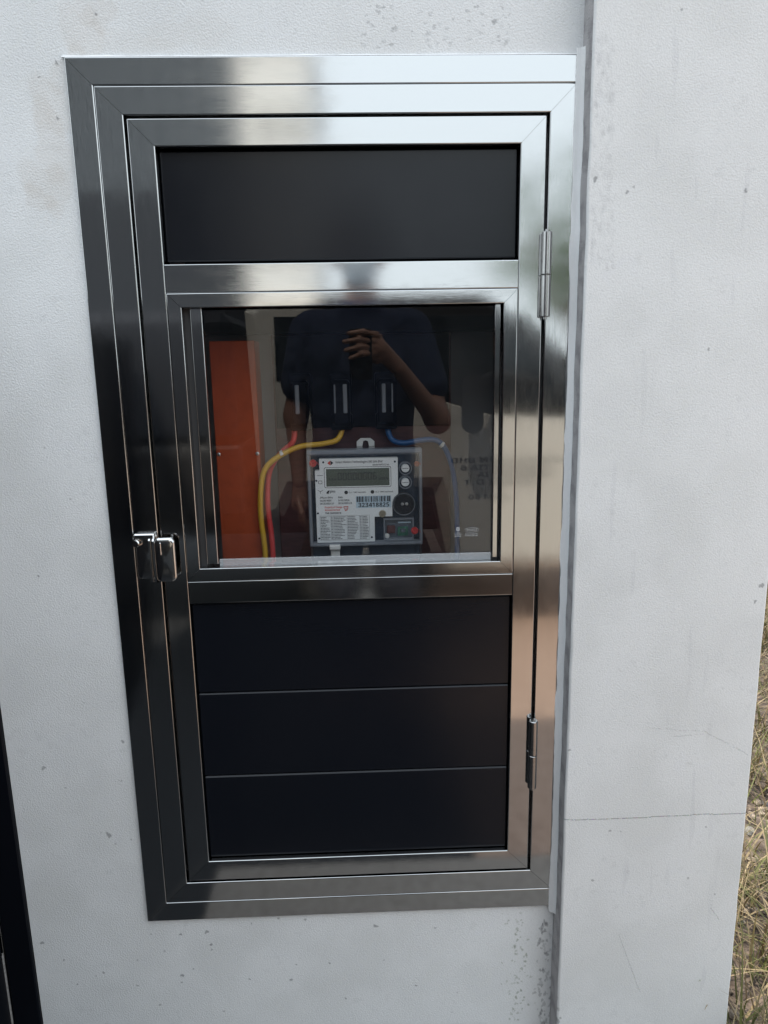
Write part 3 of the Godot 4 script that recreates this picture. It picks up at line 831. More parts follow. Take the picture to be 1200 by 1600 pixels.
# ---------------------------------------------------------------- what stands inside
func build_inside() -> void:
	# orange cover plate
	var op := thing("cable_cover", Vector3(0.1857, 0.6895, -0.2389), "orange painted metal cover plate with two screws, standing inside the cabinet", "cover plate")
	var s := Shape.new()
	s.box(Vector3(-0.0405, 0.0, 0.0), Vector3(0.041, 0.6857, 0.065), 0.0012)
	put("plate", s, mats["orange_paint"], op)
	for q in [-0.0355, 0.0362]:
		for yy in [0.4805, 0.06]:
			var sc := Shape.new()
			sc.lathe(Vector3(q, yy, 0.0649), Vector3(0, 0, 1), [[0.0, 0.0036], [0.0012, 0.0034], [0.0022, 0.0018], [0.0023, 0.0]], 14)
			sc.box(Vector3(q - 0.0022, yy - 0.0004, 0.0667), Vector3(q + 0.0022, yy + 0.0004, 0.0675))
			put("screw", sc, mats["zinc"], op)
	# three cut-outs (fuse holders) on the backboard
	var fx := [0.3060, 0.3807, 0.4632]
	var who := ["dark fuse holder feeding the red wire, on the maroon board", "dark fuse holder feeding the yellow wire, on the maroon board", "dark fuse holder feeding the blue wire, on the maroon board"]
	for i in 3:
		var fu := thing("fuse_holder", Vector3(fx[i], 1.2108, -0.2), who[i], "fuse holder", "fuse holders in a row above the meter")
		var b := Shape.new()
		b.box(Vector3(-0.020, 0.0, 0.0), Vector3(0.020, 0.030, 0.030), 0.003)
		b.box(Vector3(-0.020, 0.078, 0.0), Vector3(0.020, 0.104, 0.030), 0.003)
		b.box(Vector3(-0.020, 0.0, 0.0), Vector3(0.020, 0.104, 0.012), 0.002)
		put("base", b, mats["black_plastic"], fu)
		var ca := Shape.new()
		ca.box(Vector3(-0.0165, 0.010, 0.012), Vector3(0.0165, 0.092, 0.046), 0.005)
		put("carrier", ca, mats["black_plastic"], fu)
		for xx in [[[-0.008, 0.0075]], [[-0.0125, 0.003], [0.004, 0.0075]], [[-0.008, 0.007], [0.0095, 0.0028]]][i]:
			var ri := Shape.new()
			ri.box(Vector3(xx[0], 0.032, 0.0445), Vector3(xx[0] + xx[1], 0.084, 0.0495), 0.0012)
			put("glint_rib", ri, mats["clear_rim"], fu)  # pale strip painted in place of a glint on the holder
	# wires
	var z := -0.176
	var red := [Vector3(0.2924, 1.2192, -0.1864), Vector3(0.2886, 1.1909, -0.1822), Vector3(0.2700, 1.1740, -0.1822), Vector3(0.2511, 1.1530, -0.1822), Vector3(0.2393, 1.1246, -0.1822), Vector3(0.2361, 1.0700, z), Vector3(0.2403, 1.0069, z), Vector3(0.2414, 0.9502, z), Vector3(0.2435, 0.8787, -0.1843)]
	var yel := [Vector3(0.3828, 1.2192, -0.1864), Vector3(0.3724, 1.1936, -0.1790), Vector3(0.3446, 1.1858, -0.1748), Vector3(0.3026, 1.1818, -0.1716), Vector3(0.2661, 1.1670, -0.1674), Vector3(0.2388, 1.1459, -0.1632), Vector3(0.2279, 1.1132, -0.1611), Vector3(0.2240, 1.0579, -0.1611), Vector3(0.2277, 0.9950, -0.1632), Vector3(0.2288, 0.9502, -0.1632), Vector3(0.2309, 0.8787, -0.1737)]
	var blu := [Vector3(0.4636, 1.2192, -0.1864), Vector3(0.4729, 1.1915, -0.1790), Vector3(0.4945, 1.1838, z), Vector3(0.5247, 1.1880, z), Vector3(0.5524, 1.1886, z), Vector3(0.5693, 1.1775, z), Vector3(0.5838, 1.1457, z), Vector3(0.5925, 1.0988, z), Vector3(0.5963, 1.0363, z), Vector3(0.5966, 0.9470, z), Vector3(0.5946, 0.8787, z)]
	for q in [["wire", red, "wire_red", "red insulated wire curving down beside the orange plate"], ["wire", yel, "wire_yellow", "yellow insulated wire curving down over the edge of the orange plate"], ["wire", blu, "wire_blue", "blue insulated wire dropping down the board's far side from the meter top"]]:
		var ws := Shape.new()
		ws.tube(q[1], 0.0052, 12, 6)
		tag(put(q[0], ws, mats[q[2]]), q[3], "wire", "phase wires in the cabinet")
	for q in [[Vector3(0.2679, 1.1698, -0.1695), 0.45, "white cable clip round the red and yellow wires"], [Vector3(0.5672, 1.1793, -0.1758), -0.65, "white cable clip round the blue wire"]]:
		var cl := Shape.new()
		cl.lathe(Vector3.ZERO, Vector3(1, 0, 0), [[-0.0025, 0.0046], [-0.0025, 0.006], [0.0025, 0.006], [0.0025, 0.0046]], 16)
		cl.box(Vector3(-0.003, -0.003, 0.0045), Vector3(0.003, 0.003, 0.0085), 0.0008)
		var o := put("cable_clip", cl, mats["white_plastic"], self, q[0])
		o.rotation.z = q[1]
		tag(o, q[2], "cable clip", "cable clips in the cabinet")
	build_meter()

func build_meter() -> void:
	var o := Vector3(0.4205, 1.09, -0.135)
	var spread := 1.0511   # the figures below were read off at a board 1.27 m from the eye; it stands a little further back
	var m := thing("electricity_meter", o, "clear-cased electricity meter with a white label, number 323418825 and red seals", "meter")
	m.position = Vector3(0.4206, 1.0784, -0.2000)
	m.scale = Vector3.ONE * spread
	# place in the photograph's enlarged view of the meter -> metres on the meter's face
	var P := func(u: float, v: float) -> Vector2: return Vector2(0.3187 + 0.00017 * u - o.x, 1.1975 - 0.000172 * v - o.y)
	var R := func(u0: float, v0: float, u1: float, v1: float, r: float) -> PackedVector2Array:
		var a: Vector2 = P.call(u0, v1)
		var b: Vector2 = P.call(u1, v0)
		return rounded(a.x, b.x, a.y, b.y, r)
	var s := Shape.new()
	s.prism(R.call(30, 95, 1172, 1290, 0.004), 0.0, 0.040, 0.003)
	put("base", s, mats["meter_blue"], m)
	var tab := Shape.new()
	# hanging tab with a keyhole: two cheeks and a bridge
	var q0: Vector2 = P.call(523, 75)
	var q1: Vector2 = P.call(712, 75)
	var cx := (q0.x + q1.x) / 2.0
	var hw := (q1.x - q0.x) / 2.0
	for sg in [-1.0, 1.0]:
		tab.prism(PackedVector2Array([Vector2(cx + sg * 0.006, q0.y), Vector2(cx + sg * hw, q0.y), Vector2(cx + sg * hw, q0.y + 0.0085), Vector2(cx + sg * hw * 0.55, q0.y + 0.0145), Vector2(cx, q0.y + 0.0145), Vector2(cx, q0.y + 0.0105), Vector2(cx + sg * 0.004, q0.y + 0.009)]), 0.004, 0.009, 0.0008)
	put("hanging_tab", tab, mats["white_plastic"], m)
	# white label with its stepped outline
	var lp := PackedVector2Array()
	for q in [[138, 168], [940, 168], [943, 171], [943, 545], [905, 575], [884, 620], [880, 660], [880, 775], [877, 778], [696, 778], [693, 781], [693, 1036], [689, 1040], [92, 1040], [88, 1036], [88, 290], [92, 285], [131, 285], [135, 281], [135, 171]]: lp.append(P.call(q[0], q[1]))
	var lab := group_node("label_plate", m)
	var ls := Shape.new()
	ls.prism(lp, 0.040, 0.0532, 0.0004)
	put("plate", ls, mats["label_white"], lab)
	var zf := 0.0533
	# display
	var dsp := group_node("display", m)
	s = Shape.new(); s.prism(R.call(182, 255, 873, 468, 0.0032), 0.05, 0.0534, 0.0); put("display_border", s, mats["print_black"], dsp)
	s = Shape.new(); s.prism(R.call(187, 260, 868, 463, 0.0028), 0.05, 0.0536, 0.0); put("display_rim", s, mats["label_white"], dsp)
	s = Shape.new(); s.prism(R.call(203, 272, 855, 452, 0.0006), 0.05, 0.0538, 0.0); put("screen", s, mats["liquid_crystal"], dsp)
	var seg := {"0": "abcdef", "6": "acdefg"}
	var dig := Shape.new()
	var text := "00000006"
	for i in 8:
		var u0 := 322.0 + i * 51.5
		var a: Vector2 = P.call(u0, 388)
		var b: Vector2 = P.call(u0 + 40, 314)
		var th := 0.0014
		var my := (a.y + b.y) / 2.0
		var zz := 0.05385
		for k in seg[text[i]]:
			var lo := Vector2(a.x, a.y)
			var hi := Vector2(b.x, b.y)
			match k:
				"a": lo = Vector2(a.x + th * 1.2, b.y - th); hi = Vector2(b.x - th * 1.2, b.y)
				"d": lo = Vector2(a.x + th * 1.2, a.y); hi = Vector2(b.x - th * 1.2, a.y + th)
				"g": lo = Vector2(a.x + th * 1.2, my - th / 2); hi = Vector2(b.x - th * 1.2, my + th / 2)
				"b": lo = Vector2(b.x - th, my + 0.0003); hi = Vector2(b.x, b.y)
				"c": lo = Vector2(b.x - th, a.y); hi = Vector2(b.x, my - 0.0003)
				"e": lo = Vector2(a.x, a.y); hi = Vector2(a.x + th, my - 0.0003)
				"f": lo = Vector2(a.x, my + 0.0003); hi = Vector2(a.x + th, b.y)
			dig.box(Vector3(lo.x, lo.y, zz), Vector3(hi.x, hi.y, zz + 0.0003))
	put("digits", dig, mats["print_black"], dsp)
	var W := func(words: String, u: float, v: float, capheight: float, wide: float, mat: String, par: Node3D, zz := zf):
		var p: Vector2 = P.call(u, v)
		lettering("lettering", words, Vector3(p.x, p.y, zz), capheight * 0.000172, wide * 0.00017, mats[mat], par)
	W.call("1.8.0", 225, 378, 24, 80, "print_black", dsp, 0.05385)
	W.call("kWh", 740, 380, 26, 95, "print_black", dsp, 0.05385)
	# print
	W.call("Smart Meters Technologies (M) Sdn Bhd", 303, 205, 22, 480, "print_grey", lab)
	W.call("Model:MPI/C3 wr", 682, 238, 17, 172, "print_grey", lab)
	W.call("gims", 232, 503, 26, 60, "print_black", lab)
	W.call("CL.1  1000 imp/kWh", 430, 518, 14, 175, "print_grey", lab)
	W.call("CL.2  1000 imp/kvarh", 705, 518, 14, 185, "print_grey", lab)
	W.call("3Phase 4Wire", 130, 567, 19, 135, "print_grey", lab)
	W.call("3x230/400V", 130, 598, 19, 118, "print_grey", lab)
	W.call("IEC62053-21", 130, 629, 19, 142, "print_grey", lab)
	W.call("50Hz", 318, 567, 19, 50, "print_grey", lab)
	W.call("3x10(100)A", 318, 598, 19, 118, "print_grey", lab)
	W.call("IEC62053-23", 318, 629, 19, 142, "print_grey", lab)
	W.call("Property of Tenaga", 176, 668, 19, 180, "print_red", lab)
	W.call("Nasional Berhad", 176, 697, 19, 156, "print_red", lab)
	W.call("TNB 380020018", 176, 730, 19, 170, "print_grey", lab)
	# sticker with bar code
	s = Shape.new(); s.prism(R.call(502, 558, 868, 682, 0.0002), 0.053, 0.0535, 0.0); put("sticker", s, mats["label_blue"], lab)
	var bars := Shape.new()
	var u := 508.0
	while u < 862.0:
		var wd: float = [4.0, 6.0, 9.0, 13.0][rng.randi() % 4]
		var a: Vector2 = P.call(u, 620)
		var b: Vector2 = P.call(minf(u + wd, 864.0), 562)
		bars.box(Vector3(a.x, a.y, 0.0535), Vector3(b.x, b.y, 0.0538))
		u += wd + [4.0, 6.0, 8.0, 11.0][rng.randi() % 4]
	put("bar_code", bars, mats["print_grey"], lab)
	W.call("323418825", 524, 652, 44, 322, "print_black", lab, 0.0537)
	# table of registers: ruled columns with short lines of print
	var tb := Shape.new()
	for q in [[122, 758, 640, 760], [122, 1014, 640, 1016], [122, 758, 124, 1016], [236, 758, 238, 1016], [404, 758, 406, 1016], [536, 758, 538, 1016], [638, 758, 640, 1016], [262, 758, 264, 1016], [560, 758, 562, 1016]]:
		var a: Vector2 = P.call(q[0], q[3]); var b: Vector2 = P.call(q[2], q[1])
		tb.box(Vector3(a.x, a.y, zf - 0.0001), Vector3(b.x, b.y, zf + 0.0002))
	for r in 15:
		var v := 772.0 + r * 16.4
		for col in [[130, 230], [242, 258], [270, 398], [412, 528], [542, 556], [568, 632]]:
			var x: float = col[0]
			var end: float = lerpf(col[0] + 12.0, col[1], rng.randf_range(0.45, 1.0))
			while x < end:
				var wd := rng.randf_range(5.0, 17.0)
				var a: Vector2 = P.call(x, v + 3.6); var b: Vector2 = P.call(minf(x + wd, end), v - 3.6)
				tb.box(Vector3(a.x, a.y, zf - 0.0001), Vector3(b.x, b.y, zf + 0.0002))
				x += wd + 3.5
	put("register_table", tb, mats["print_grey"], lab)
	# small marks: round lamps, maker's diamond, owner's shield, screws
	for q in [[404, 517, 19], [676, 517, 19]]:
		s = Shape.new(); s.prism(circle(P.call(q[0], q[1]), q[2] * 0.00017), 0.053, 0.0540, 0.0003); put("pulse_lamp", s, mats["print_grey"], m)
	for q in [[178, 203], [913, 210], [101, 390], [105, 728], [110, 994], [660, 994]]:
		s = Shape.new(); s.prism(circle(P.call(q[0], q[1]), 11 * 0.00017, 12), 0.053, 0.0537, 0.0003); put("rivet", s, mats["meter_blue"], lab)
	s = Shape.new(); s.prism(PackedVector2Array([P.call(218, 212), P.call(250, 186), P.call(250, 236)]), 0.053, 0.0535); put("emblem", s, mats["print_red"], lab)
	s = Shape.new(); s.prism(PackedVector2Array([P.call(282, 210), P.call(252, 186), P.call(252, 236)]), 0.053, 0.0535); put("emblem", s, mats["print_black"], lab)
	s = Shape.new(); s.prism(PackedVector2Array([P.call(196, 520), P.call(215, 496), P.call(232, 490), P.call(226, 510), P.call(222, 530), P.call(210, 518)]), 0.053, 0.0535); put("emblem", s, mats["print_black"], lab)
	s = Shape.new()
	for q in [[[112, 488], [138, 503]], [[166, 488], [138, 503]], [[138, 503], [138, 524]], [[108, 336], [170, 336]], [[122, 392], [158, 392]], [[122, 422], [158, 422]], [[122, 392], [122, 422]], [[158, 392], [158, 422]]]:
		var a: Vector2 = P.call(q[0][0], q[0][1]); var b: Vector2 = P.call(q[1][0], q[1][1])
		s.tube([Vector3(a.x, a.y, zf), Vector3(b.x, b.y, zf)], 0.0004, 4, 1)
	put("symbol", s, mats["print_grey"], lab)
	s = Shape.new()
	var sh := [[374, 664], [420, 664], [414, 696], [392, 710], [386, 692], [374, 664]]
	for i in 5:
		var a: Vector2 = P.call(sh[i][0], sh[i][1]); var b: Vector2 = P.call(sh[i + 1][0], sh[i + 1][1])
		s.tube([Vector3(a.x, a.y, zf), Vector3(b.x, b.y, zf)], 0.0006, 4, 1)
	var z1: Vector2 = P.call(404, 670); var z2: Vector2 = P.call(392, 684); var z3: Vector2 = P.call(408, 684); var z4: Vector2 = P.call(394, 700)
	s.tube([Vector3(z1.x, z1.y, zf), Vector3(z2.x, z2.y, zf), Vector3(z3.x, z3.y, zf), Vector3(z4.x, z4.y, zf)], 0.0005, 4, 1)
	put("shield", s, mats["print_red"], lab)
	s = Shape.new(); s.prism(circle(P.call(776, 747), 38 * 0.00017, 18), 0.053, 0.0538); put("foil_sticker", s, mats["foil"], lab)
	# round buttons, optical port
	for q in [[1022, 285], [1020, 430]]:
		var bt := group_node("button", m)
		var p: Vector2 = P.call(q[0], q[1])
		s = Shape.new(); s.lathe(Vector3(p.x, p.y, 0.040), Vector3(0, 0, 1), [[0.0, 0.0118], [0.0105, 0.0118], [0.0125, 0.0112], [0.0125, 0.0100], [0.008, 0.0098]], 28); put("collar", s, mats["clear_rim"], bt)
		s = Shape.new(); s.lathe(Vector3(p.x, p.y, 0.040), Vector3(0, 0, 1), [[0.0, 0.0072], [0.0095, 0.0072], [0.0105, 0.0064], [0.0105, 0.0]], 24); put("cap", s, mats["label_white"], bt)
		s = Shape.new(); s.box(Vector3(p.x - 0.0055, p.y - 0.0004, 0.0504), Vector3(p.x + 0.0055, p.y + 0.0004, 0.0509)); put("line", s, mats["print_grey"], bt)
	var pp: Vector2 = P.call(1000, 650)
	var port := group_node("optical_port", m)
	s = Shape.new(); s.lathe(Vector3(pp.x, pp.y, 0.040), Vector3(0, 0, 1), [[0.0, 0.0192], [0.015, 0.0192], [0.017, 0.0184], [0.017, 0.0172], [0.0135, 0.0165], [0.0135, 0.0]], 32); put("disc", s, mats["black_plastic"], port)
	s = Shape.new(); s.lathe(Vector3(pp.x, pp.y, 0.040), Vector3(0, 0, 1), [[0.0155, 0.0193], [0.0172, 0.0199], [0.0178, 0.0192], [0.0172, 0.0186]], 36); put("highlight_ring", s, mats["clear_rim"], port)  # pale ring stands in for the highlight round the port
	for uu in [985, 1030]:
		var p: Vector2 = P.call(uu, 652)
		s = Shape.new(); s.lathe(Vector3(p.x, p.y, 0.053), Vector3(0, 0, 1), [[0.0, 0.003], [0.0012, 0.003], [0.0022, 0.0019], [0.0025, 0.0]], 14); put("lens", s, mats["zinc"], port)  # bright metal stands in for the glints on the lenses
	# little window with the module
	var mod := group_node("module_window", m)
	s = Shape.new(); s.prism(R.call(790, 808, 1100, 1030, 0.0012), 0.038, 0.0425, 0.0005); put("tray", s, mats["label_blue"], mod)
	mats["tray_grey"] = plain("tray_grey", Color(0.10, 0.12, 0.15), 0.4)
	mod.get_node("tray").material_override = mats["tray_grey"]
	s = Shape.new(); s.prism(R.call(822, 885, 908, 965, 0.0005), 0.042, 0.047, 0.0004); put("coil", s, mats["circuit_brown"], mod)
	s = Shape.new(); s.prism(R.call(935, 900, 1045, 995, 0.0005), 0.042, 0.0455, 0.0004); put("circuit_board", s, mats["circuit_green"], mod)
	s = Shape.new(); s.prism(R.call(965, 920, 1015, 958, 0.0003), 0.0455, 0.047, 0.0003); put("chip", s, mats["tray_grey"], mod)
	s = Shape.new(); s.prism(R.call(940, 850, 1075, 862, 0.0004), 0.042, 0.0455, 0.0003); put("ledge", s, mats["label_blue"], mod)
	s = Shape.new(); s.lathe(Vector3((P.call(822, 993) as Vector2).x, (P.call(822, 993) as Vector2).y, 0.042), Vector3(0, 0, 1), [[0.0, 0.0044], [0.006, 0.0044], [0.008, 0.003], [0.0082, 0.0]], 16); put("button", s, mats["white_plastic"], mod)
	# red seals
	for q in [[75, 205, 38, "seal_red"], [1107, 925, 38, "seal_red"], [1135, 232, 28, "seal_brown"]]:
		var p: Vector2 = P.call(q[0], q[1])
		var r: float = q[2] * 0.00017
		s = Shape.new()
		s.lathe(Vector3(p.x, p.y, 0.050), Vector3(0, 0, 1), [[0.0, r * 0.7], [0.008, r * 0.7], [0.0085, r], [0.0125, r], [0.0145, r * 0.75], [0.0145, r * 0.45], [0.012, r * 0.35], [0.012, 0.0]], 18)
		s.tube([Vector3(p.x, p.y, 0.0635), Vector3(p.x + r * 0.9, p.y + r * 0.5, 0.0645), Vector3(p.x + r * 1.5, p.y - r * 0.4, 0.062)], 0.0005, 5, 4)
		put("seal", s, mats[q[3]], m)
	for q in [[15, 75, 1190, 122], [15, 122, 42, 1042], [1163, 122, 1190, 1042], [15, 1042, 1190, 1072]]:
		s = Shape.new(); s.prism(R.call(q[0], q[1], q[2], q[3], 0.0015), 0.0405, 0.0615, 0.0015); put("cover_flange", s, mats["clear_rim"], m)
	for q in [[786, 804, 1104, 818], [786, 1020, 1104, 1036], [786, 818, 800, 1020], [1090, 818, 1104, 1020]]:
		s = Shape.new(); s.prism(R.call(q[0], q[1], q[2], q[3], 0.0004), 0.042, 0.052, 0.0005); put("tray_rim", s, mats["clear_rim"], mod)
	# clear cover: front sheet with a raised rim, side walls
	var cov := group_node("clear_cover", m)
	s = Shape.new(); s.prism(R.call(15, 75, 1190, 1060, 0.006), 0.004, 0.066, 0.004, false); put("shell", s, mats["clear_plastic"], cov)
	for q in [[40, 118, 1165, 130], [40, 1042, 1165, 1056]]:
		s = Shape.new(); s.prism(R.call(q[0], q[1], q[2], q[3], 0.0008), 0.0662, 0.0682, 0.0006); put("rib", s, mats["clear_plastic"], cov)
	s = Shape.new(); s.prism(R.call(20, 1070, 1185, 1420, 0.004), 0.0, 0.058, 0.003, false); put("terminal_cover", s, mats["clear_plastic"], cov)
	s = Shape.new(); s.prism(R.call(218, 1052, 330, 1098, 0.001), 0.058, 0.0695, 0.0012); s.prism(R.call(228, 1110, 322, 1180, 0.001), 0.0582, 0.062, 0.001); put("clip", s, mats["white_plastic"], cov)
	s = Shape.new(); s.prism(R.call(60, 1100, 1145, 1400, 0.002), 0.0, 0.034, 0.003); put("terminal_block", s, mats["meter_blue"], m)

# ---------------------------------------------------------------- beside and behind
func build_gate() -> void:
	var po := thing("gate_post", Vector3(-0.246, 0, -0.03), "slim black gate post against the free end of the wall", "post")
	var pb := Shape.new()
	pb.box(Vector3(-0.0225, 0.0, -0.1), Vector3(0.0275, 1.55, 0.030), 0.0025)
	put("shaft", pb, mats["gate_black"], po)
	pb = Shape.new()
	pb.box(Vector3(-0.0235, 0.0, 0.0), Vector3(-0.0226, 1.55, 0.0312), 0.0003)
	put("edging_strip", pb, mats["cast_steel"], po)
	# leaf added out of view, swung open, so the left bars mirror black
	var g := thing("added_gate_leaf", Vector3(-0.293, 0, -0.01), "added unseen black gate leaf that darkens the left steel bars", "gate")
	g.rotation.y = deg_to_rad(-9.0)
	var top := 1.47
	var long := 2.15
	for q in [[0.004, 0.058], [long - 0.054, long]]:
		var st := Shape.new()
		st.box(Vector3(-0.02, 0.05, q[0]), Vector3(0.0205, top, q[1]), 0.0025)
		put("stile", st, mats["gate_black"], g)
	for q in [[0.05, 0.104], [top - 0.054, top]]:
		var ra := Shape.new()
		ra.box(Vector3(-0.02, q[0], 0.0585), Vector3(0.0195, q[1], long - 0.0545), 0.0025)
		put("rail", ra, mats["gate_black"], g)
	var edge := Shape.new()
	edge.box(Vector3(-0.016, 0.1045, 0.0585), Vector3(0.0165, top - 0.0545, 0.0625), 0.001)
	put("edging_strip", edge, mats["cast_steel"], g)
	var n := 8
	var lo := 0.1045
	var hi := top - 0.0545
	for i in n:
		var s := Shape.new()
		s.box(Vector3(-0.012, lo + (hi - lo) * i / n + 0.0008, 0.063), Vector3(0.012, lo + (hi - lo) * (i + 1) / n - 0.0008, long - 0.0545), 0.0022)
		put("board", s, mats["gate_black"], g)
	for y in [0.25, 1.28]:
		var h := Shape.new()
		h.lathe(Vector3(0.0, y, -0.006), Vector3.UP, [[0.0, 0.0], [0.0, 0.009], [0.09, 0.009], [0.09, 0.0]], 16)
		h.box(Vector3(0.0, y + 0.01, -0.009), Vector3(0.028, y + 0.08, -0.003), 0.001)
		put("hinge", h, mats["cast_steel"], g)

func build_lorry() -> void:
	var z0 := 2.2
	var z1 := 3.85
	var t := thing("lorry", Vector3(0, 0, 0), "cream crew-cab lorry with black lettering on its door and a black canvas body", "lorry")
	var s := Shape.new()
	var cab := PackedVector2Array([Vector2(-0.09, 0.60), Vector2(0.02, 0.62), Vector2(0.08, 0.75), Vector2(0.76, 0.75), Vector2(0.84, 0.34), Vector2(1.82, 0.32), Vector2(1.86, 0.80), Vector2(1.84, 1.00), Vector2(1.66, 1.10), Vector2(1.04, 1.12), Vector2(0.70, 1.22), Vector2(0.24, 1.24), Vector2(0.24, 1.67), Vector2(-0.04, 1.67), Vector2(-0.12, 1.60)])
	s.prism(cab, (z0 + z1) / 2, z0, 0.05, false)
	s.prism(cab, (z0 + z1) / 2, z1, 0.05, false)
	put("cab", s, mats["cream_paint"], t)
	s = Shape.new()
	var glasshouse := PackedVector2Array([Vector2(0.245, 1.20), Vector2(0.72, 1.18), Vector2(1.04, 1.08), Vector2(1.64, 1.06), Vector2(1.10, 1.59), Vector2(0.98, 1.66), Vector2(0.245, 1.66)])
	s.prism(glasshouse, (z0 + z1) / 2, z0 + 0.012, 0.03, false)
	s.prism(glasshouse, (z0 + z1) / 2, z1 - 0.012, 0.03, false)
	put("glasshouse", s, mats["truck_black"], t)
	# door skin with its pane, handle and lettering
	s = Shape.new()
	s.prism(PackedVector2Array([Vector2(0.24, 0.80), Vector2(0.80, 0.80), Vector2(0.90, 0.40), Vector2(1.46, 0.40), Vector2(1.55, 0.72), Vector2(1.58, 1.06), Vector2(1.04, 1.10), Vector2(0.70, 1.20), Vector2(0.24, 1.22)]), z0 + 0.01, z0 - 0.008, 0.006)
	var door := put("door", s, mats["cream_paint"], t)
	s = Shape.new()
	s.prism(PackedVector2Array([Vector2(0.32, 1.262), Vector2(0.72, 1.238), Vector2(1.04, 1.145), Vector2(1.50, 1.12), Vector2(1.06, 1.56), Vector2(0.30, 1.57)]), z0 + 0.01, z0 - 0.012, 0.002)
	put("window", s, mats["tinted_glass"], door)
	s = Shape.new()
	s.prism(rounded(0.32, 0.46, 1.08, 1.12, 0.012), z0 - 0.008, z0 - 0.035, 0.008)
	put("handle", s, mats["truck_black"], door)
	var words := ["SERVICES SDN BHD", "JALAN SETIA 6", "TAMAN SETIA", "JOHOR D.T", "BTM 60"]
	for i in 5:
		var y: float = [0.884, 0.848, 0.813, 0.776, 0.703][i]
		var end: float = [0.845, 0.885, 0.975, 0.90, 0.935][i]
		var starts: float = [1.385, 1.30, 1.33, 1.25, 1.12][i]
		lettering("lettering", words[i], Vector3(starts, y, z0 - 0.0085), 0.026, starts - end, mats["print_black"], door, PI)
	# rear side pane of the crew cab
	s = Shape.new()
	s.prism(PackedVector2Array([Vector2(0.02, 1.28), Vector2(0.20, 1.27), Vector2(0.20, 1.57), Vector2(0.02, 1.57)]), z0 + 0.01, z0 - 0.006, 0.002)
	put("window", s, mats["tinted_glass"], t)
	# windscreen and lamps at the front
	s = Shape.new()
	s.quad(Vector3(1.665, 1.156, z0 + 0.1), Vector3(1.665, 1.156, z1 - 0.1), Vector3(1.19, 1.578, z1 - 0.14), Vector3(1.19, 1.578, z0 + 0.14), Vector3(1, 0.4, 0))
	put("windscreen", s, mats["tinted_glass"], t)
	for q in [z0 + 0.1, z1 - 0.36]:
		s = Shape.new()
		s.box(Vector3(1.80, 0.66, q), Vector3(1.872, 0.80, q + 0.26), 0.02)
		put("headlamp", s, mats["lamp_clear"], t)
	# mirrors on their arms
	for sd in [-1.0, 1.0]:
		var zc: float = z0 - 0.17 if sd < 0 else z1 + 0.17
		var mr := Shape.new()
		mr.prism(rounded(0.872, 0.968, 1.03, 1.30, 0.046), zc - 0.025, zc + 0.03, 0.012)
		mr.tube([Vector3(0.95, 1.27, zc), Vector3(1.05, 1.30, zc - sd * 0.08), Vector3(1.25, 1.25, zc - sd * 0.17)], 0.012, 8, 5)
		put("wing_mirror", mr, mats["truck_black"], t)
	# chassis, canvas body, wheels
	s = Shape.new()
	s.box(Vector3(-3.5, 0.46, z0 + 0.35), Vector3(1.4, 0.62, z1 - 0.35), 0.02)
	put("chassis", s, mats["truck_black"], t)
	s = Shape.new()
	s.box(Vector3(-3.6, 0.64, z0 - 0.03), Vector3(-0.16, 0.98, z1 + 0.03), 0.015)
	put("bed", s, mats["truck_black"], t)
	s = Shape.new()
	s.box(Vector3(-3.58, 0.98, z0 - 0.01), Vector3(-0.18, 1.60, z1 + 0.01), 0.05)
	put("canvas_cover", s, mats["canvas"], t)
	for q in [[0.42, z0 + 0.02, 1], [0.42, z1 - 0.20, -1], [-2.55, z0 + 0.02, 1], [-2.55, z1 - 0.20, -1]]:
		var wh := group_node("wheel", t)
		s = Shape.new()
		s.lathe(Vector3(q[0], 0.34, q[1]), Vector3(0, 0, 1), [[0.0, 0.20], [0.0, 0.31], [0.03, 0.34], [0.15, 0.34], [0.18, 0.31], [0.18, 0.20]], 32)
		put("tyre", s, mats["tyre"], wh)
		s = Shape.new()
		s.lathe(Vector3(q[0], 0.34, q[1]), Vector3(0, 0, 1), [[0.01, 0.0], [0.01, 0.07], [0.05, 0.10], [0.03, 0.19], [0.005, 0.205], [0.09, 0.205], [0.175, 0.205], [0.13, 0.0]], 28)
		put("rim", s, mats["rim"], wh)

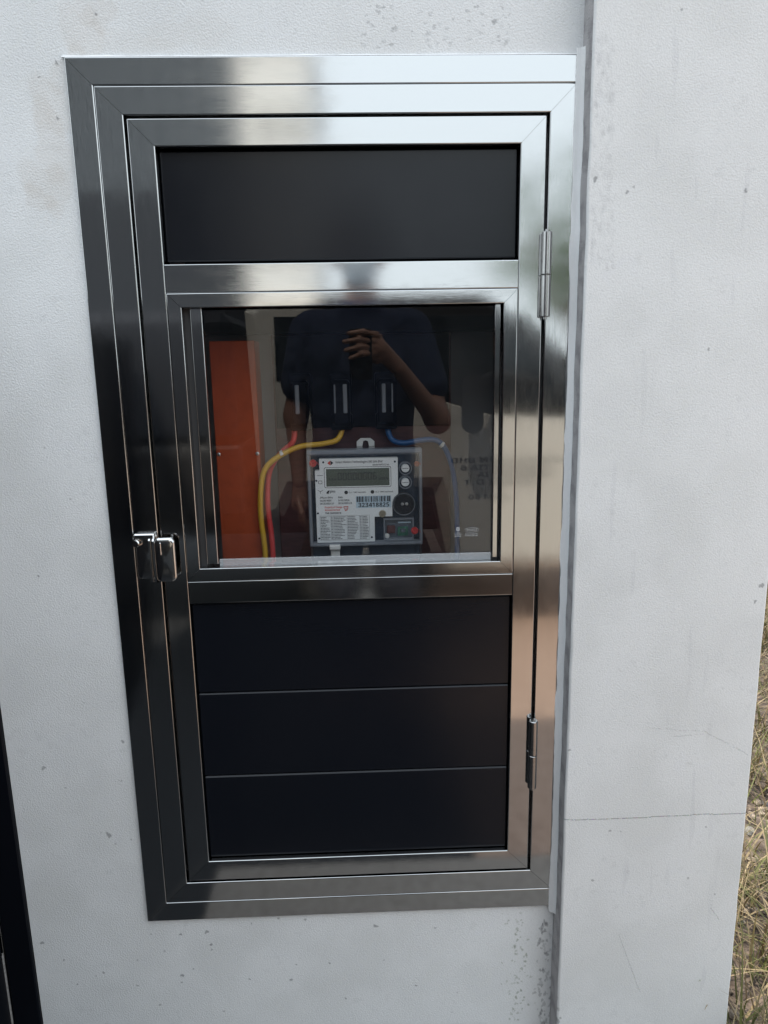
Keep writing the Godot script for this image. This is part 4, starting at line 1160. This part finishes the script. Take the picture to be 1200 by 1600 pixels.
# ---------------------------------------------------------------- the photographer
# surface of joined tapered capsules: bones are [a, radius at a, b, radius at b, flatten along z]
func skinned(bones: Array, cell: float, blend: float, grow: float, s: Shape) -> void:
	var lo := Vector3.INF
	var hi := -Vector3.INF
	for b in bones:
		for q in [[b[0], b[1]], [b[2], b[3]]]:
			var r: Vector3 = Vector3.ONE * (q[1] * 1.25 + grow + blend + cell * 3.0)
			lo = lo.min(q[0] - r); hi = hi.max(q[0] + r)
	var nx := int((hi.x - lo.x) / cell) + 2
	var ny := int((hi.y - lo.y) / cell) + 2
	var nz := int((hi.z - lo.z) / cell) + 2
	var f := PackedFloat32Array()
	f.resize(nx * ny * nz)
	f.fill(1.0)
	for b in bones:
		var a: Vector3 = b[0]; var e: Vector3 = b[2]
		var ra: float = b[1]; var rb: float = b[3]
		var zs: float = 1.0 / float(b[4])
		var m := maxf(ra, rb) + grow + blend * 1.5 + cell * 2.0
		var i0 := ((a.min(e) - Vector3.ONE * m - lo) / cell).floor().max(Vector3.ZERO)
		var i1 := ((a.max(e) + Vector3.ONE * m - lo) / cell).ceil()
		var ax := Vector3(1, 1, zs)
		var d := (e - a) * ax
		var dd := maxf(d.dot(d), 1e-9)
		for k in range(int(i0.z), mini(nz, int(i1.z) + 1)):
			for j in range(int(i0.y), mini(ny, int(i1.y) + 1)):
				var at_row := (k * ny + j) * nx
				for i in range(int(i0.x), mini(nx, int(i1.x) + 1)):
					var p := (lo + Vector3(i, j, k) * cell - a) * ax
					var h := clampf(p.dot(d) / dd, 0.0, 1.0)
					var v := (p - d * h).length() - lerpf(ra, rb, h) - grow
					var o := f[at_row + i]
					var w := clampf(0.5 + 0.5 * (o - v) / blend, 0.0, 1.0)
					f[at_row + i] = lerpf(o, v, w) - blend * w * (1.0 - w)
	var vert := {}
	var pos := PackedVector3Array()
	var nor := PackedVector3Array()
	var corner := [Vector3i(0, 0, 0), Vector3i(1, 0, 0), Vector3i(0, 1, 0), Vector3i(1, 1, 0), Vector3i(0, 0, 1), Vector3i(1, 0, 1), Vector3i(0, 1, 1), Vector3i(1, 1, 1)]
	var edges := [[0, 1], [2, 3], [4, 5], [6, 7], [0, 2], [1, 3], [4, 6], [5, 7], [0, 4], [1, 5], [2, 6], [3, 7]]
	var offs := PackedInt32Array()
	for c in corner: offs.append((c.z * ny + c.y) * nx + c.x)
	for k in nz - 1:
		for j in ny - 1:
			for i in nx - 1:
				var id := (k * ny + j) * nx + i
				var inside := 0
				for c in 8:
					if f[id + offs[c]] < 0.0: inside += 1
				if inside == 0 or inside == 8: continue
				var sum := Vector3.ZERO
				var cnt := 0
				for ed in edges:
					var va := f[id + offs[ed[0]]]
					var vb := f[id + offs[ed[1]]]
					if (va < 0.0) != (vb < 0.0):
						sum += Vector3(corner[ed[0]]).lerp(Vector3(corner[ed[1]]), va / (va - vb))
						cnt += 1
				vert[id] = pos.size()
				pos.append(lo + (Vector3(i, j, k) + sum / cnt) * cell)
				nor.append(Vector3(f[id + offs[1]] + f[id + offs[3]] + f[id + offs[5]] + f[id + offs[7]] - f[id] - f[id + offs[2]] - f[id + offs[4]] - f[id + offs[6]], f[id + offs[2]] + f[id + offs[3]] + f[id + offs[6]] + f[id + offs[7]] - f[id] - f[id + offs[1]] - f[id + offs[4]] - f[id + offs[5]], f[id + offs[4]] + f[id + offs[5]] + f[id + offs[6]] + f[id + offs[7]] - f[id] - f[id + offs[1]] - f[id + offs[2]] - f[id + offs[3]]).normalized())
	var step := [1, nx, nx * ny]
	for id in vert:
		for ax in 3:
			if (f[id] < 0.0) == (f[id + step[ax]] < 0.0): continue
			var u: int = step[(ax + 1) % 3]
			var w: int = step[(ax + 2) % 3]
			if not (vert.has(id - u) and vert.has(id - w) and vert.has(id - u - w)): continue
			var q := [vert[id], vert[id - u], vert[id - u - w], vert[id - w]]
			s.quad_uv(pos[q[0]], pos[q[1]], pos[q[2]], pos[q[3]], nor[q[0]], nor[q[1]], nor[q[2]], nor[q[3]], Vector2.ZERO, Vector2.ZERO, Vector2.ZERO, Vector2.ZERO)

func build_person() -> void:
	var o := Vector3(0.42, 0.0, 1.50)
	var t := thing("person", o, "person in a navy short-sleeved shirt and dark trousers, raising a phone to the cabinet", "person")
	var V := func(x: float, y: float, z: float) -> Vector3: return Vector3(x, y, z) - o
	var hipl: Vector3 = V.call(0.335, 0.95, 1.52); var hipr: Vector3 = V.call(0.505, 0.95, 1.52)
	var knl: Vector3 = V.call(0.315, 0.52, 1.50); var knr: Vector3 = V.call(0.53, 0.52, 1.50)
	var anl: Vector3 = V.call(0.305, 0.095, 1.545); var anr: Vector3 = V.call(0.545, 0.095, 1.545)
	var shl: Vector3 = V.call(0.235, 1.455, 1.50); var shr: Vector3 = V.call(0.605, 1.455, 1.49)
	var ell: Vector3 = V.call(0.165, 1.155, 1.53); var elr: Vector3 = V.call(0.695, 1.135, 1.39)
	var wrl: Vector3 = V.call(0.175, 0.905, 1.45); var wrr: Vector3 = V.call(0.545, 1.325, 1.225)
	var torso := [[V.call(0.36, 0.99, 1.52), 0.125, V.call(0.48, 0.99, 1.52), 0.125, 0.85], [V.call(0.37, 1.02, 1.515), 0.12, V.call(0.35, 1.36, 1.50), 0.125, 0.85], [V.call(0.47, 1.02, 1.515), 0.12, V.call(0.49, 1.36, 1.50), 0.125, 0.85], [V.call(0.27, 1.45, 1.50), 0.075, V.call(0.57, 1.45, 1.50), 0.075, 0.95], [V.call(0.42, 1.44, 1.50), 0.10, V.call(0.42, 1.55, 1.495), 0.062, 1.0]]
	var arms := [[shl, 0.062, ell, 0.044, 1.0], [shr, 0.062, elr, 0.044, 1.0], [ell, 0.042, wrl, 0.027, 1.0], [elr, 0.042, wrr, 0.028, 1.0]]
	var legs := [[hipl, 0.092, knl, 0.060, 1.0], [hipr, 0.092, knr, 0.060, 1.0], [knl, 0.060, anl, 0.040, 1.0], [knr, 0.060, anr, 0.040, 1.0]]
	var body := Shape.new()
	skinned(torso + arms + legs + [[V.call(0.42, 1.52, 1.495), 0.056, V.call(0.42, 1.63, 1.475), 0.055, 1.0], [anl, 0.042, anl + Vector3(0, -0.05, -0.14), 0.034, 1.0], [anr, 0.042, anr + Vector3(0, -0.05, -0.14), 0.034, 1.0], [V.call(0.42, 1.735, 1.475), 0.088, V.call(0.42, 1.765, 1.485), 0.092, 1.0], [V.call(0.42, 1.655, 1.445), 0.052, V.call(0.42, 1.72, 1.455), 0.070, 1.0], [V.call(0.42, 1.70, 1.385), 0.010, V.call(0.42, 1.735, 1.392), 0.008, 1.0], [V.call(0.328, 1.70, 1.48), 0.012, V.call(0.326, 1.735, 1.485), 0.015, 0.7], [V.call(0.512, 1.70, 1.48), 0.012, V.call(0.514, 1.735, 1.485), 0.015, 0.7]], 0.014, 0.03, 0.0, body)
	# hands, on a finer grid: palm, four fingers, thumb
	var palm: Vector3 = V.call(0.478, 1.392, 1.185)
	var right := [[wrr, 0.027, palm, 0.030, 0.75]]
	for i in 4:
		var kx: float = [0.468, 0.462, 0.458, 0.456][i]
		var ky: float = [1.432, 1.412, 1.392, 1.374][i]
		var ln: float = [0.088, 0.098, 0.090, 0.072][i]
		var root: Vector3 = V.call(kx, ky, 1.172)
		var kn := root + Vector3(-ln * 0.46, 0.010 - i * 0.004, -0.022)
		var tip := kn + Vector3(-ln * 0.52, -0.004 - i * 0.003, 0.006)
		right += [[palm + Vector3(0, (ky - 1.392) * 0.8, 0), 0.014, root, 0.011, 1.0], [root, 0.0105, kn, 0.0092, 1.0], [kn, 0.0092, tip, 0.0078, 1.0]]
	right += [[palm + Vector3(0.01, -0.02, 0.01), 0.016, V.call(0.470, 1.352, 1.19), 0.0125, 1.0], [V.call(0.470, 1.352, 1.19), 0.0115, V.call(0.437, 1.362, 1.182), 0.0092, 1.0]]
	skinned(right, 0.005, 0.008, 0.0, body)
	var lp := wrl + Vector3(0.0, -0.075, -0.015)
	var left := [[wrl, 0.026, lp, 0.032, 0.6]]
	for i in 4:
		var r0 := lp + Vector3(0.002, -0.025 + abs(i - 1.3) * 0.004, -0.028 + i * 0.018)
		var ln: float = [0.075, 0.084, 0.078, 0.062][i]
		var k0 := r0 + Vector3(0.006, -ln * 0.5, -0.004)
		left += [[r0, 0.0105, k0, 0.0092, 1.0], [k0, 0.0092, k0 + Vector3(0.018, -ln * 0.42, -0.002), 0.0078, 1.0]]
	left += [[lp + Vector3(0, 0.01, -0.02), 0.015, lp + Vector3(0.012, -0.025, -0.050), 0.011, 1.0], [lp + Vector3(0.012, -0.025, -0.050), 0.010, lp + Vector3(0.018, -0.055, -0.052), 0.0085, 1.0]]
	skinned(left, 0.005, 0.008, 0.0, body)
	put("body", body, mats["skin"], t)
	for q in [-0.033, 0.033]:
		var ey := Shape.new()
		ey.lathe(Vector3(q, 1.735, 1.394 - 1.50), Vector3(0, 0, -1), [[0.0, 0.010], [0.006, 0.008], [0.009, 0.004], [0.0095, 0.0]], 12)
		put("eye", ey, mats["black_plastic"], t)
	var mo := Shape.new()
	mo.tube([Vector3(-0.024, 1.672, -0.098), Vector3(0, 1.668, -0.108), Vector3(0.024, 1.672, -0.098)], 0.005, 8, 4)
	put("mouth", mo, plain("lip", Color(0.30, 0.12, 0.10), 0.5), t)
	var mask := Shape.new()
	skinned([[V.call(0.42, 1.645, 1.440), 0.050, V.call(0.42, 1.69, 1.428), 0.056, 1.0]], 0.008, 0.01, 0.004, mask)
	put("added_face_mask", mask, plain("mask_cloth", Color(0.42, 0.50, 0.58), 0.85), t)  # mask added so the rail mirrors a pale blue tone
	var shirt := Shape.new()
	skinned(torso.slice(0, 4) + [[V.call(0.42, 1.42, 1.50), 0.10, V.call(0.42, 1.555, 1.492), 0.052, 1.0], [shl, 0.064, shl.lerp(ell, 0.60), 0.062, 1.0], [shr, 0.064, shr.lerp(elr, 0.60), 0.062, 1.0]], 0.015, 0.03, 0.016, shirt)
	put("shirt", shirt, mats["navy_cloth"], t)
	var tr := Shape.new()
	skinned([[V.call(0.37, 0.96, 1.52), 0.125, V.call(0.47, 0.96, 1.52), 0.125, 0.85], [hipl, 0.096, knl, 0.070, 1.0], [hipr, 0.096, knr, 0.070, 1.0], [knl, 0.070, anl + Vector3(0, 0.02, 0), 0.062, 1.0], [knr, 0.070, anr + Vector3(0, 0.02, 0), 0.062, 1.0]], 0.016, 0.03, 0.012, tr)
	put("trousers", tr, mats["dark_cloth"], t)
	var hair := Shape.new()
	skinned([[V.call(0.42, 1.775, 1.485), 0.098, V.call(0.42, 1.735, 1.515), 0.085, 1.0], [V.call(0.42, 1.80, 1.45), 0.06, V.call(0.42, 1.80, 1.50), 0.07, 1.0]], 0.012, 0.02, 0.0, hair)
	put("hair", hair, mats["hair"], t)
	for q in [anl, anr]:
		var sh := Shape.new()
		skinned([[q + Vector3(0, -0.045, 0.035), 0.042, q + Vector3(0, -0.052, -0.06), 0.040, 1.0], [q + Vector3(0, -0.052, -0.06), 0.042, q + Vector3(0, -0.058, -0.16), 0.034, 1.0]], 0.012, 0.02, 0.0, sh)
		put("shoe", sh, mats["shoe"], t)
	# phone, its lens where the picture was taken from
	var ph := thing("phone", Vector3(0.4186, 1.345, 1.160), "black phone held upright in the person's raised hand", "phone")
	var s := Shape.new()
	s.prism(rounded(-0.037, 0.037, -0.055, 0.108, 0.010), 0.004, -0.004, 0.0015)
	put("case", s, mats["phone_black"], ph)
	s = Shape.new()
	s.lathe(Vector3(0, -0.028, -0.004), Vector3(0, 0, -1), [[0.0, 0.009], [0.0015, 0.009], [0.002, 0.007], [0.0012, 0.0]], 20)
	put("lens", s, mats["tinted_glass"], ph)
	s = Shape.new()
	s.prism(rounded(-0.034, 0.034, -0.052, 0.105, 0.007), 0.0042, 0.0046, 0.0)
	put("screen", s, mats["tinted_glass"], ph)

# ---------------------------------------------------------------- far things that the steel mirrors
func build_far() -> void:
	var z := 15.0
	var b := thing("terrace_house", Vector3(0, 0, z), "dark grey house front with upright fins and a white corner column", "house")
	var s := Shape.new()
	s.box(Vector3(-16, 0, 0.1), Vector3(-2.04, 5.2, 8), 0.02)
	put("lower_wall", s, mats["facade_navy"], b)
	s = Shape.new()
	s.box(Vector3(-16, 5.2, 0.2), Vector3(-2.04, 9.5, 8), 0.02)
	put("upper_wall", s, mats["facade_grey"], b)
	for i in 22:
		var f := Shape.new()
		f.box(Vector3(-2.52 - i * 0.43, 5.25, -0.02), Vector3(-2.465 - i * 0.43, 9.2, 0.2), 0.01)
		put("fin", f, mats["facade_dark"], b)
	s = Shape.new(); s.box(Vector3(-2.04, 0, -0.1), Vector3(-1.86, 9.7, 0.4), 0.02); put("column", s, mats["facade_white"], b)
	s = Shape.new(); s.box(Vector3(-16.2, 9.5, -0.5), Vector3(-1.7, 9.8, 8.2), 0.02); put("roof", s, mats["facade_dark"], b)
	for i in 4:
		var w := group_node("window", b)
		var x := -5.4 - i * 2.8
		s = Shape.new(); s.box(Vector3(x, 0.9, 0.12), Vector3(x + 1.6, 2.4, 0.215), 0.01); put("frame", s, mats["facade_white"], w)
		s = Shape.new(); s.box(Vector3(x + 0.08, 0.98, 0.10), Vector3(x + 1.52, 2.32, 0.118)); put("pane", s, mats["tinted_glass"], w)
	var n := thing("town_house", Vector3(0, 0, z - 0.5), "pale grey house with small square windows next to the finned house", "house")
	s = Shape.new(); s.box(Vector3(-1.80, 0, 0), Vector3(-0.55, 8.0, 6), 0.02); put("wall", s, mats["facade_pale"], n)
	s = Shape.new(); s.box(Vector3(-1.78, 8.0, -0.2), Vector3(-0.45, 8.2, 6.2), 0.02); put("roof", s, mats["facade_white"], n)
	for i in 3:
		for k in 2:
			var w := group_node("window", n)
			var x := -1.62 + k * 0.52
			var y := 1.2 + i * 2.4
			s = Shape.new(); s.box(Vector3(x, y, -0.05), Vector3(x + 0.4, y + 0.7, 0.02), 0.005); put("frame", s, mats["facade_white"], w)
			s = Shape.new(); s.box(Vector3(x + 0.04, y + 0.04, -0.06), Vector3(x + 0.36, y + 0.66, -0.05)); put("pane", s, mats["blind"], w)
	for q in [[Vector3(4.6, 0, 12.5), 5.2, "rounded green tree behind the lorry, nearest to its cab"], [Vector3(7.6, 0, 14.0), 6.0, "tallest green tree behind the lorry's front"], [Vector3(10.8, 0, 12.0), 4.6, "low green tree standing furthest past the lorry's front"]]:
		tree(q[0], q[1], q[2])

func tree(base: Vector3, h: float, label: String) -> void:
	var t := thing("leafy_tree", base, label, "tree", "trees beyond the lorry")
	var s := Shape.new()
	s.tube([Vector3(0, -0.05, 0), Vector3(0.05, h * 0.25, 0.03), Vector3(-0.04, h * 0.5, -0.02)], 0.11, 10, 4)
	for i in 6:
		var a := TAU * i / 6.0 + rng.randf()
		s.tube([Vector3(0, h * (0.3 + 0.03 * i), 0), Vector3(cos(a) * h * 0.14, h * 0.52, sin(a) * h * 0.14), Vector3(cos(a) * h * 0.25, h * 0.72, sin(a) * h * 0.25)], 0.045, 7, 4)
	put("trunk", s, mats["bark"], t)
	var l := Shape.new()
	l.colored = true
	var clumps := []
	for i in 34:
		var d := Vector3(rng.randfn(), rng.randfn() * 0.8, rng.randfn()).normalized() * pow(rng.randf(), 0.4)
		clumps.append([Vector3(0, h * 0.66, 0) + d * Vector3(h * 0.34, h * 0.32, h * 0.34), h * rng.randf_range(0.07, 0.13)])
	for i in 3400:
		var c: Array = clumps[rng.randi() % clumps.size()]
		var p: Vector3 = c[0] + Vector3(rng.randfn(), rng.randfn(), rng.randfn()) * c[1] * 0.55
		var u := Vector3(rng.randfn(), rng.randfn() * 0.6, rng.randfn()).normalized()
		var w := u.cross(Vector3(rng.randfn(), rng.randfn(), rng.randfn())).normalized()
		var k := rng.randf_range(0.05, 0.10)
		var g := rng.randf_range(0.7, 1.3)
		l.tint = Color(0.055 * g, 0.105 * g, 0.028 * g)
		var nn := u.cross(w)
		l.face(p - u * k, p + w * k * 0.45, p + u * k, nn)
		l.face(p - u * k, p + u * k, p - w * k * 0.45, nn)
	put("crown", l, mats["leaf"], t)

# ---------------------------------------------------------------- rough grass behind the pillar
func build_verge() -> void:
	var blade := Shape.new()
	var prev := []
	for i in 4:
		var f := i / 3.0
		var w := 0.0030 * (1.0 - f * 0.9)
		var y := f * (1.0 - 0.12 * f)
		var z := 0.32 * f * f
		prev.append([Vector3(-w, y, z), Vector3(w, y, z)])
	for i in 3:
		blade.quad(prev[i][0], prev[i][1], prev[i + 1][1], prev[i + 1][0], Vector3(0, 0.3, -1))
	var bm := blade.mesh()
	var mm := MultiMesh.new()
	mm.transform_format = MultiMesh.TRANSFORM_3D
	mm.use_colors = true
	mm.mesh = bm
	var patch := noise(0.9, 81, 3)
	var where := []
	var seeds := []
	for i in 900:
		seeds.append(Vector3(rng.randf_range(1.0, 3.4), 0, rng.randf_range(-3.6, 0.5)))
	while where.size() < 30000:
		var p: Vector3
		if rng.randf() < 0.75:
			p = seeds[rng.randi() % seeds.size()] + Vector3(rng.randfn(), 0, rng.randfn()) * 0.035
		else:
			p = Vector3(rng.randf_range(1.0, 5.5), 0, rng.randf_range(-6.0, 0.6))
		if p.x < 1.10 and p.z > -0.32: continue
		var dense := 0.5 + 0.5 * patch.get_noise_2d(p.x * 2.0, p.z * 2.0)
		# a bare stony strip runs beside the pillar
		var side_strip := smoothstep(0.0, 0.3, absf(p.z + 0.62 + 0.15 * patch.get_noise_2d(p.x * 3.0, 40.0)))
		if rng.randf() > (dense * 0.8 + 0.25) * (0.10 + 0.90 * side_strip): continue
		where.append(p)
	# tufts: blades stand in bunches
	mm.instance_count = where.size()
	for i in where.size():
		var p: Vector3 = where[i]
		p.x += 0.05 * patch.get_noise_2d(p.x * 30.0, p.z * 30.0)
		p.z += 0.05 * patch.get_noise_2d(p.z * 30.0, p.x * 30.0 + 50.0)
		var h := rng.randf_range(0.07, 0.22) * rng.randf_range(1.0, 1.5)
		var b := Basis(Vector3.UP, rng.randf() * TAU) * Basis(Vector3.RIGHT, rng.randf_range(-0.1, 0.95)) * Basis.from_scale(Vector3(rng.randf_range(0.5, 1.1), h, h))
		mm.set_instance_transform(i, Transform3D(b, p))
		var dry := rng.randf()
		var g := rng.randf_range(0.65, 1.25)
		mm.set_instance_color(i, Color(0.12 * g, 0.125 * g, 0.035 * g) if dry < 0.36 else (Color(0.29 * g, 0.22 * g, 0.125 * g) if dry < 0.80 else Color(0.17 * g, 0.115 * g, 0.06 * g)))
	var gi := MultiMeshInstance3D.new()
	gi.name = "rough_grass"
	gi.multimesh = mm
	gi.material_override = mats["blade"]
	add_child(gi)
	tag(gi, "dry straw-coloured and green grass growing behind the pillar", "grass", "", "stuff")
	# gravel
	var peb := MultiMesh.new()
	peb.transform_format = MultiMesh.TRANSFORM_3D
	peb.use_colors = true
	peb.mesh = stone(3, 0.5)
	peb.instance_count = 2600
	for i in 2600:
		var p := Vector3(rng.randf_range(1.09, 4.5), 0.003, rng.randfn(-0.62, 0.42))
		var k := rng.randf_range(0.004, 0.013)
		peb.set_instance_transform(i, Transform3D(Basis(Vector3.UP, rng.randf() * TAU) * Basis.from_scale(Vector3(k, k * 0.7, k * rng.randf_range(0.7, 1.2))), p))
		var g := rng.randf_range(0.5, 1.3)
		peb.set_instance_color(i, Color(0.34 * g, 0.27 * g, 0.21 * g))
	var pi := MultiMeshInstance3D.new()
	pi.name = "gravel"
	pi.multimesh = peb
	pi.material_override = mats["blade"]
	add_child(pi)
	tag(pi, "small brown pebbles scattered on the soil behind the pillar", "gravel", "", "stuff")
	var kinds := ["pale", "grey", "brown"]
	for i in 16:
		var kd: String = kinds[i % 3]
		var q: Vector3 = [Vector3(1.50, 0, -0.62), Vector3(1.62, 0, -0.74), Vector3(1.40, 0, -0.50), Vector3(1.56, 0, -0.86), Vector3(1.72, 0, -0.66), Vector3(1.36, 0, -0.40), Vector3(1.80, 0, -0.92), Vector3(1.47, 0, -0.75), Vector3(1.95, 0, -0.70), Vector3(1.30, 0, -0.30), Vector3(2.1, 0, -0.85), Vector3(1.66, 0, -0.52), Vector3(2.3, 0, -0.6), Vector3(1.54, 0, -0.40), Vector3(2.5, 0, -0.9), Vector3(1.85, 0, -0.5)][i]
		var k := rng.randf_range(0.011, 0.021)
		var o := put("stone", stone(20 + i, 0.9), mats["stone_" + kd], self, q + Vector3(0, k * 0.25, 0))
		o.scale = Vector3(k, k * 0.62, k * rng.randf_range(0.7, 1.1))
		o.rotation.y = rng.randf() * TAU
		tag(o, {"pale": "pale chalky stone lying on the soil behind the pillar", "grey": "mid grey stone lying on the soil behind the pillar", "brown": "earth-brown stone lying on the soil behind the pillar"}[kd], "stone", "%s stones behind the pillar" % kd)

func stone(sd: int, rough: float) -> ArrayMesh:
	var s := Shape.new()
	var nf := noise(0.9, sd, 2)
	var pt := func(a: float, e: float) -> Vector3:
		var d := Vector3(cos(a) * cos(e), sin(e), sin(a) * cos(e))
		return d * (1.0 + rough * 0.6 * nf.get_noise_3dv(d * 1.6))
	var nu := 10
	var nv := 6
	for j in nv:
		var e0 := -PI / 2 + PI * j / nv
		var e1 := -PI / 2 + PI * (j + 1) / nv
		for i in nu:
			var a0 := TAU * i / nu
			var a1 := TAU * (i + 1) / nu
			var q := [pt.call(a0, e0), pt.call(a1, e0), pt.call(a1, e1), pt.call(a0, e1)]
			var mid: Vector3 = (q[0] + q[1] + q[2] + q[3])
			if j > 0: s.face(q[0], q[1], q[2], mid)
			if j < nv - 1: s.face(q[0], q[2], q[3], mid)
	return s.mesh()

# ----------------------------------------------------------------
func _ready() -> void:
	rng.seed = 20240
	cam = Camera3D.new()
	cam.name = "camera"
	cam.position = EYE
	cam.rotation_order = EULER_ORDER_YXZ
	cam.rotation = Vector3(-0.19856, -0.02853, -0.01795)
	cam.fov = 72.22
	cam.near = 0.05
	cam.far = 400.0
	add_child(cam)
	cam.make_current()
	var env := Environment.new()
	env.background_mode = Environment.BG_SKY
	var sm := ProceduralSkyMaterial.new()
	sm.sky_top_color = Color(0.91, 0.955, 1.0)
	sm.sky_horizon_color = Color(0.80, 0.835, 0.85)
	sm.sky_curve = 0.5
	sm.ground_bottom_color = Color(0.30, 0.26, 0.23)
	sm.ground_horizon_color = Color(0.55, 0.53, 0.5)
	sm.sun_angle_max = 20.0
	var sky := Sky.new()
	sky.sky_material = sm
	env.sky = sky
	env.background_energy_multiplier = 1.25
	env.tonemap_mode = Environment.TONE_MAPPER_LINEAR
	env.tonemap_exposure = 1.72
	env.sdfgi_enabled = true
	env.ssao_enabled = true
	env.ssil_enabled = true
	var we := WorldEnvironment.new()
	we.name = "environment"
	we.environment = env
	add_child(we)
	var sun := DirectionalLight3D.new()
	sun.name = "sun"
	sun.light_color = Color(1.0, 0.955, 0.88)
	sun.light_energy = 0.95
	sun.light_angular_distance = 0.53
	sun.shadow_enabled = true
	sun.look_at_from_position(Vector3(-0.45, 2.0, -1.14), Vector3.ZERO)
	add_child(sun)
	make_materials()
	build_setting()
	build_cabinet()
	build_inside()
	build_gate()
	build_lorry()
	build_person()
	build_far()
	build_verge()
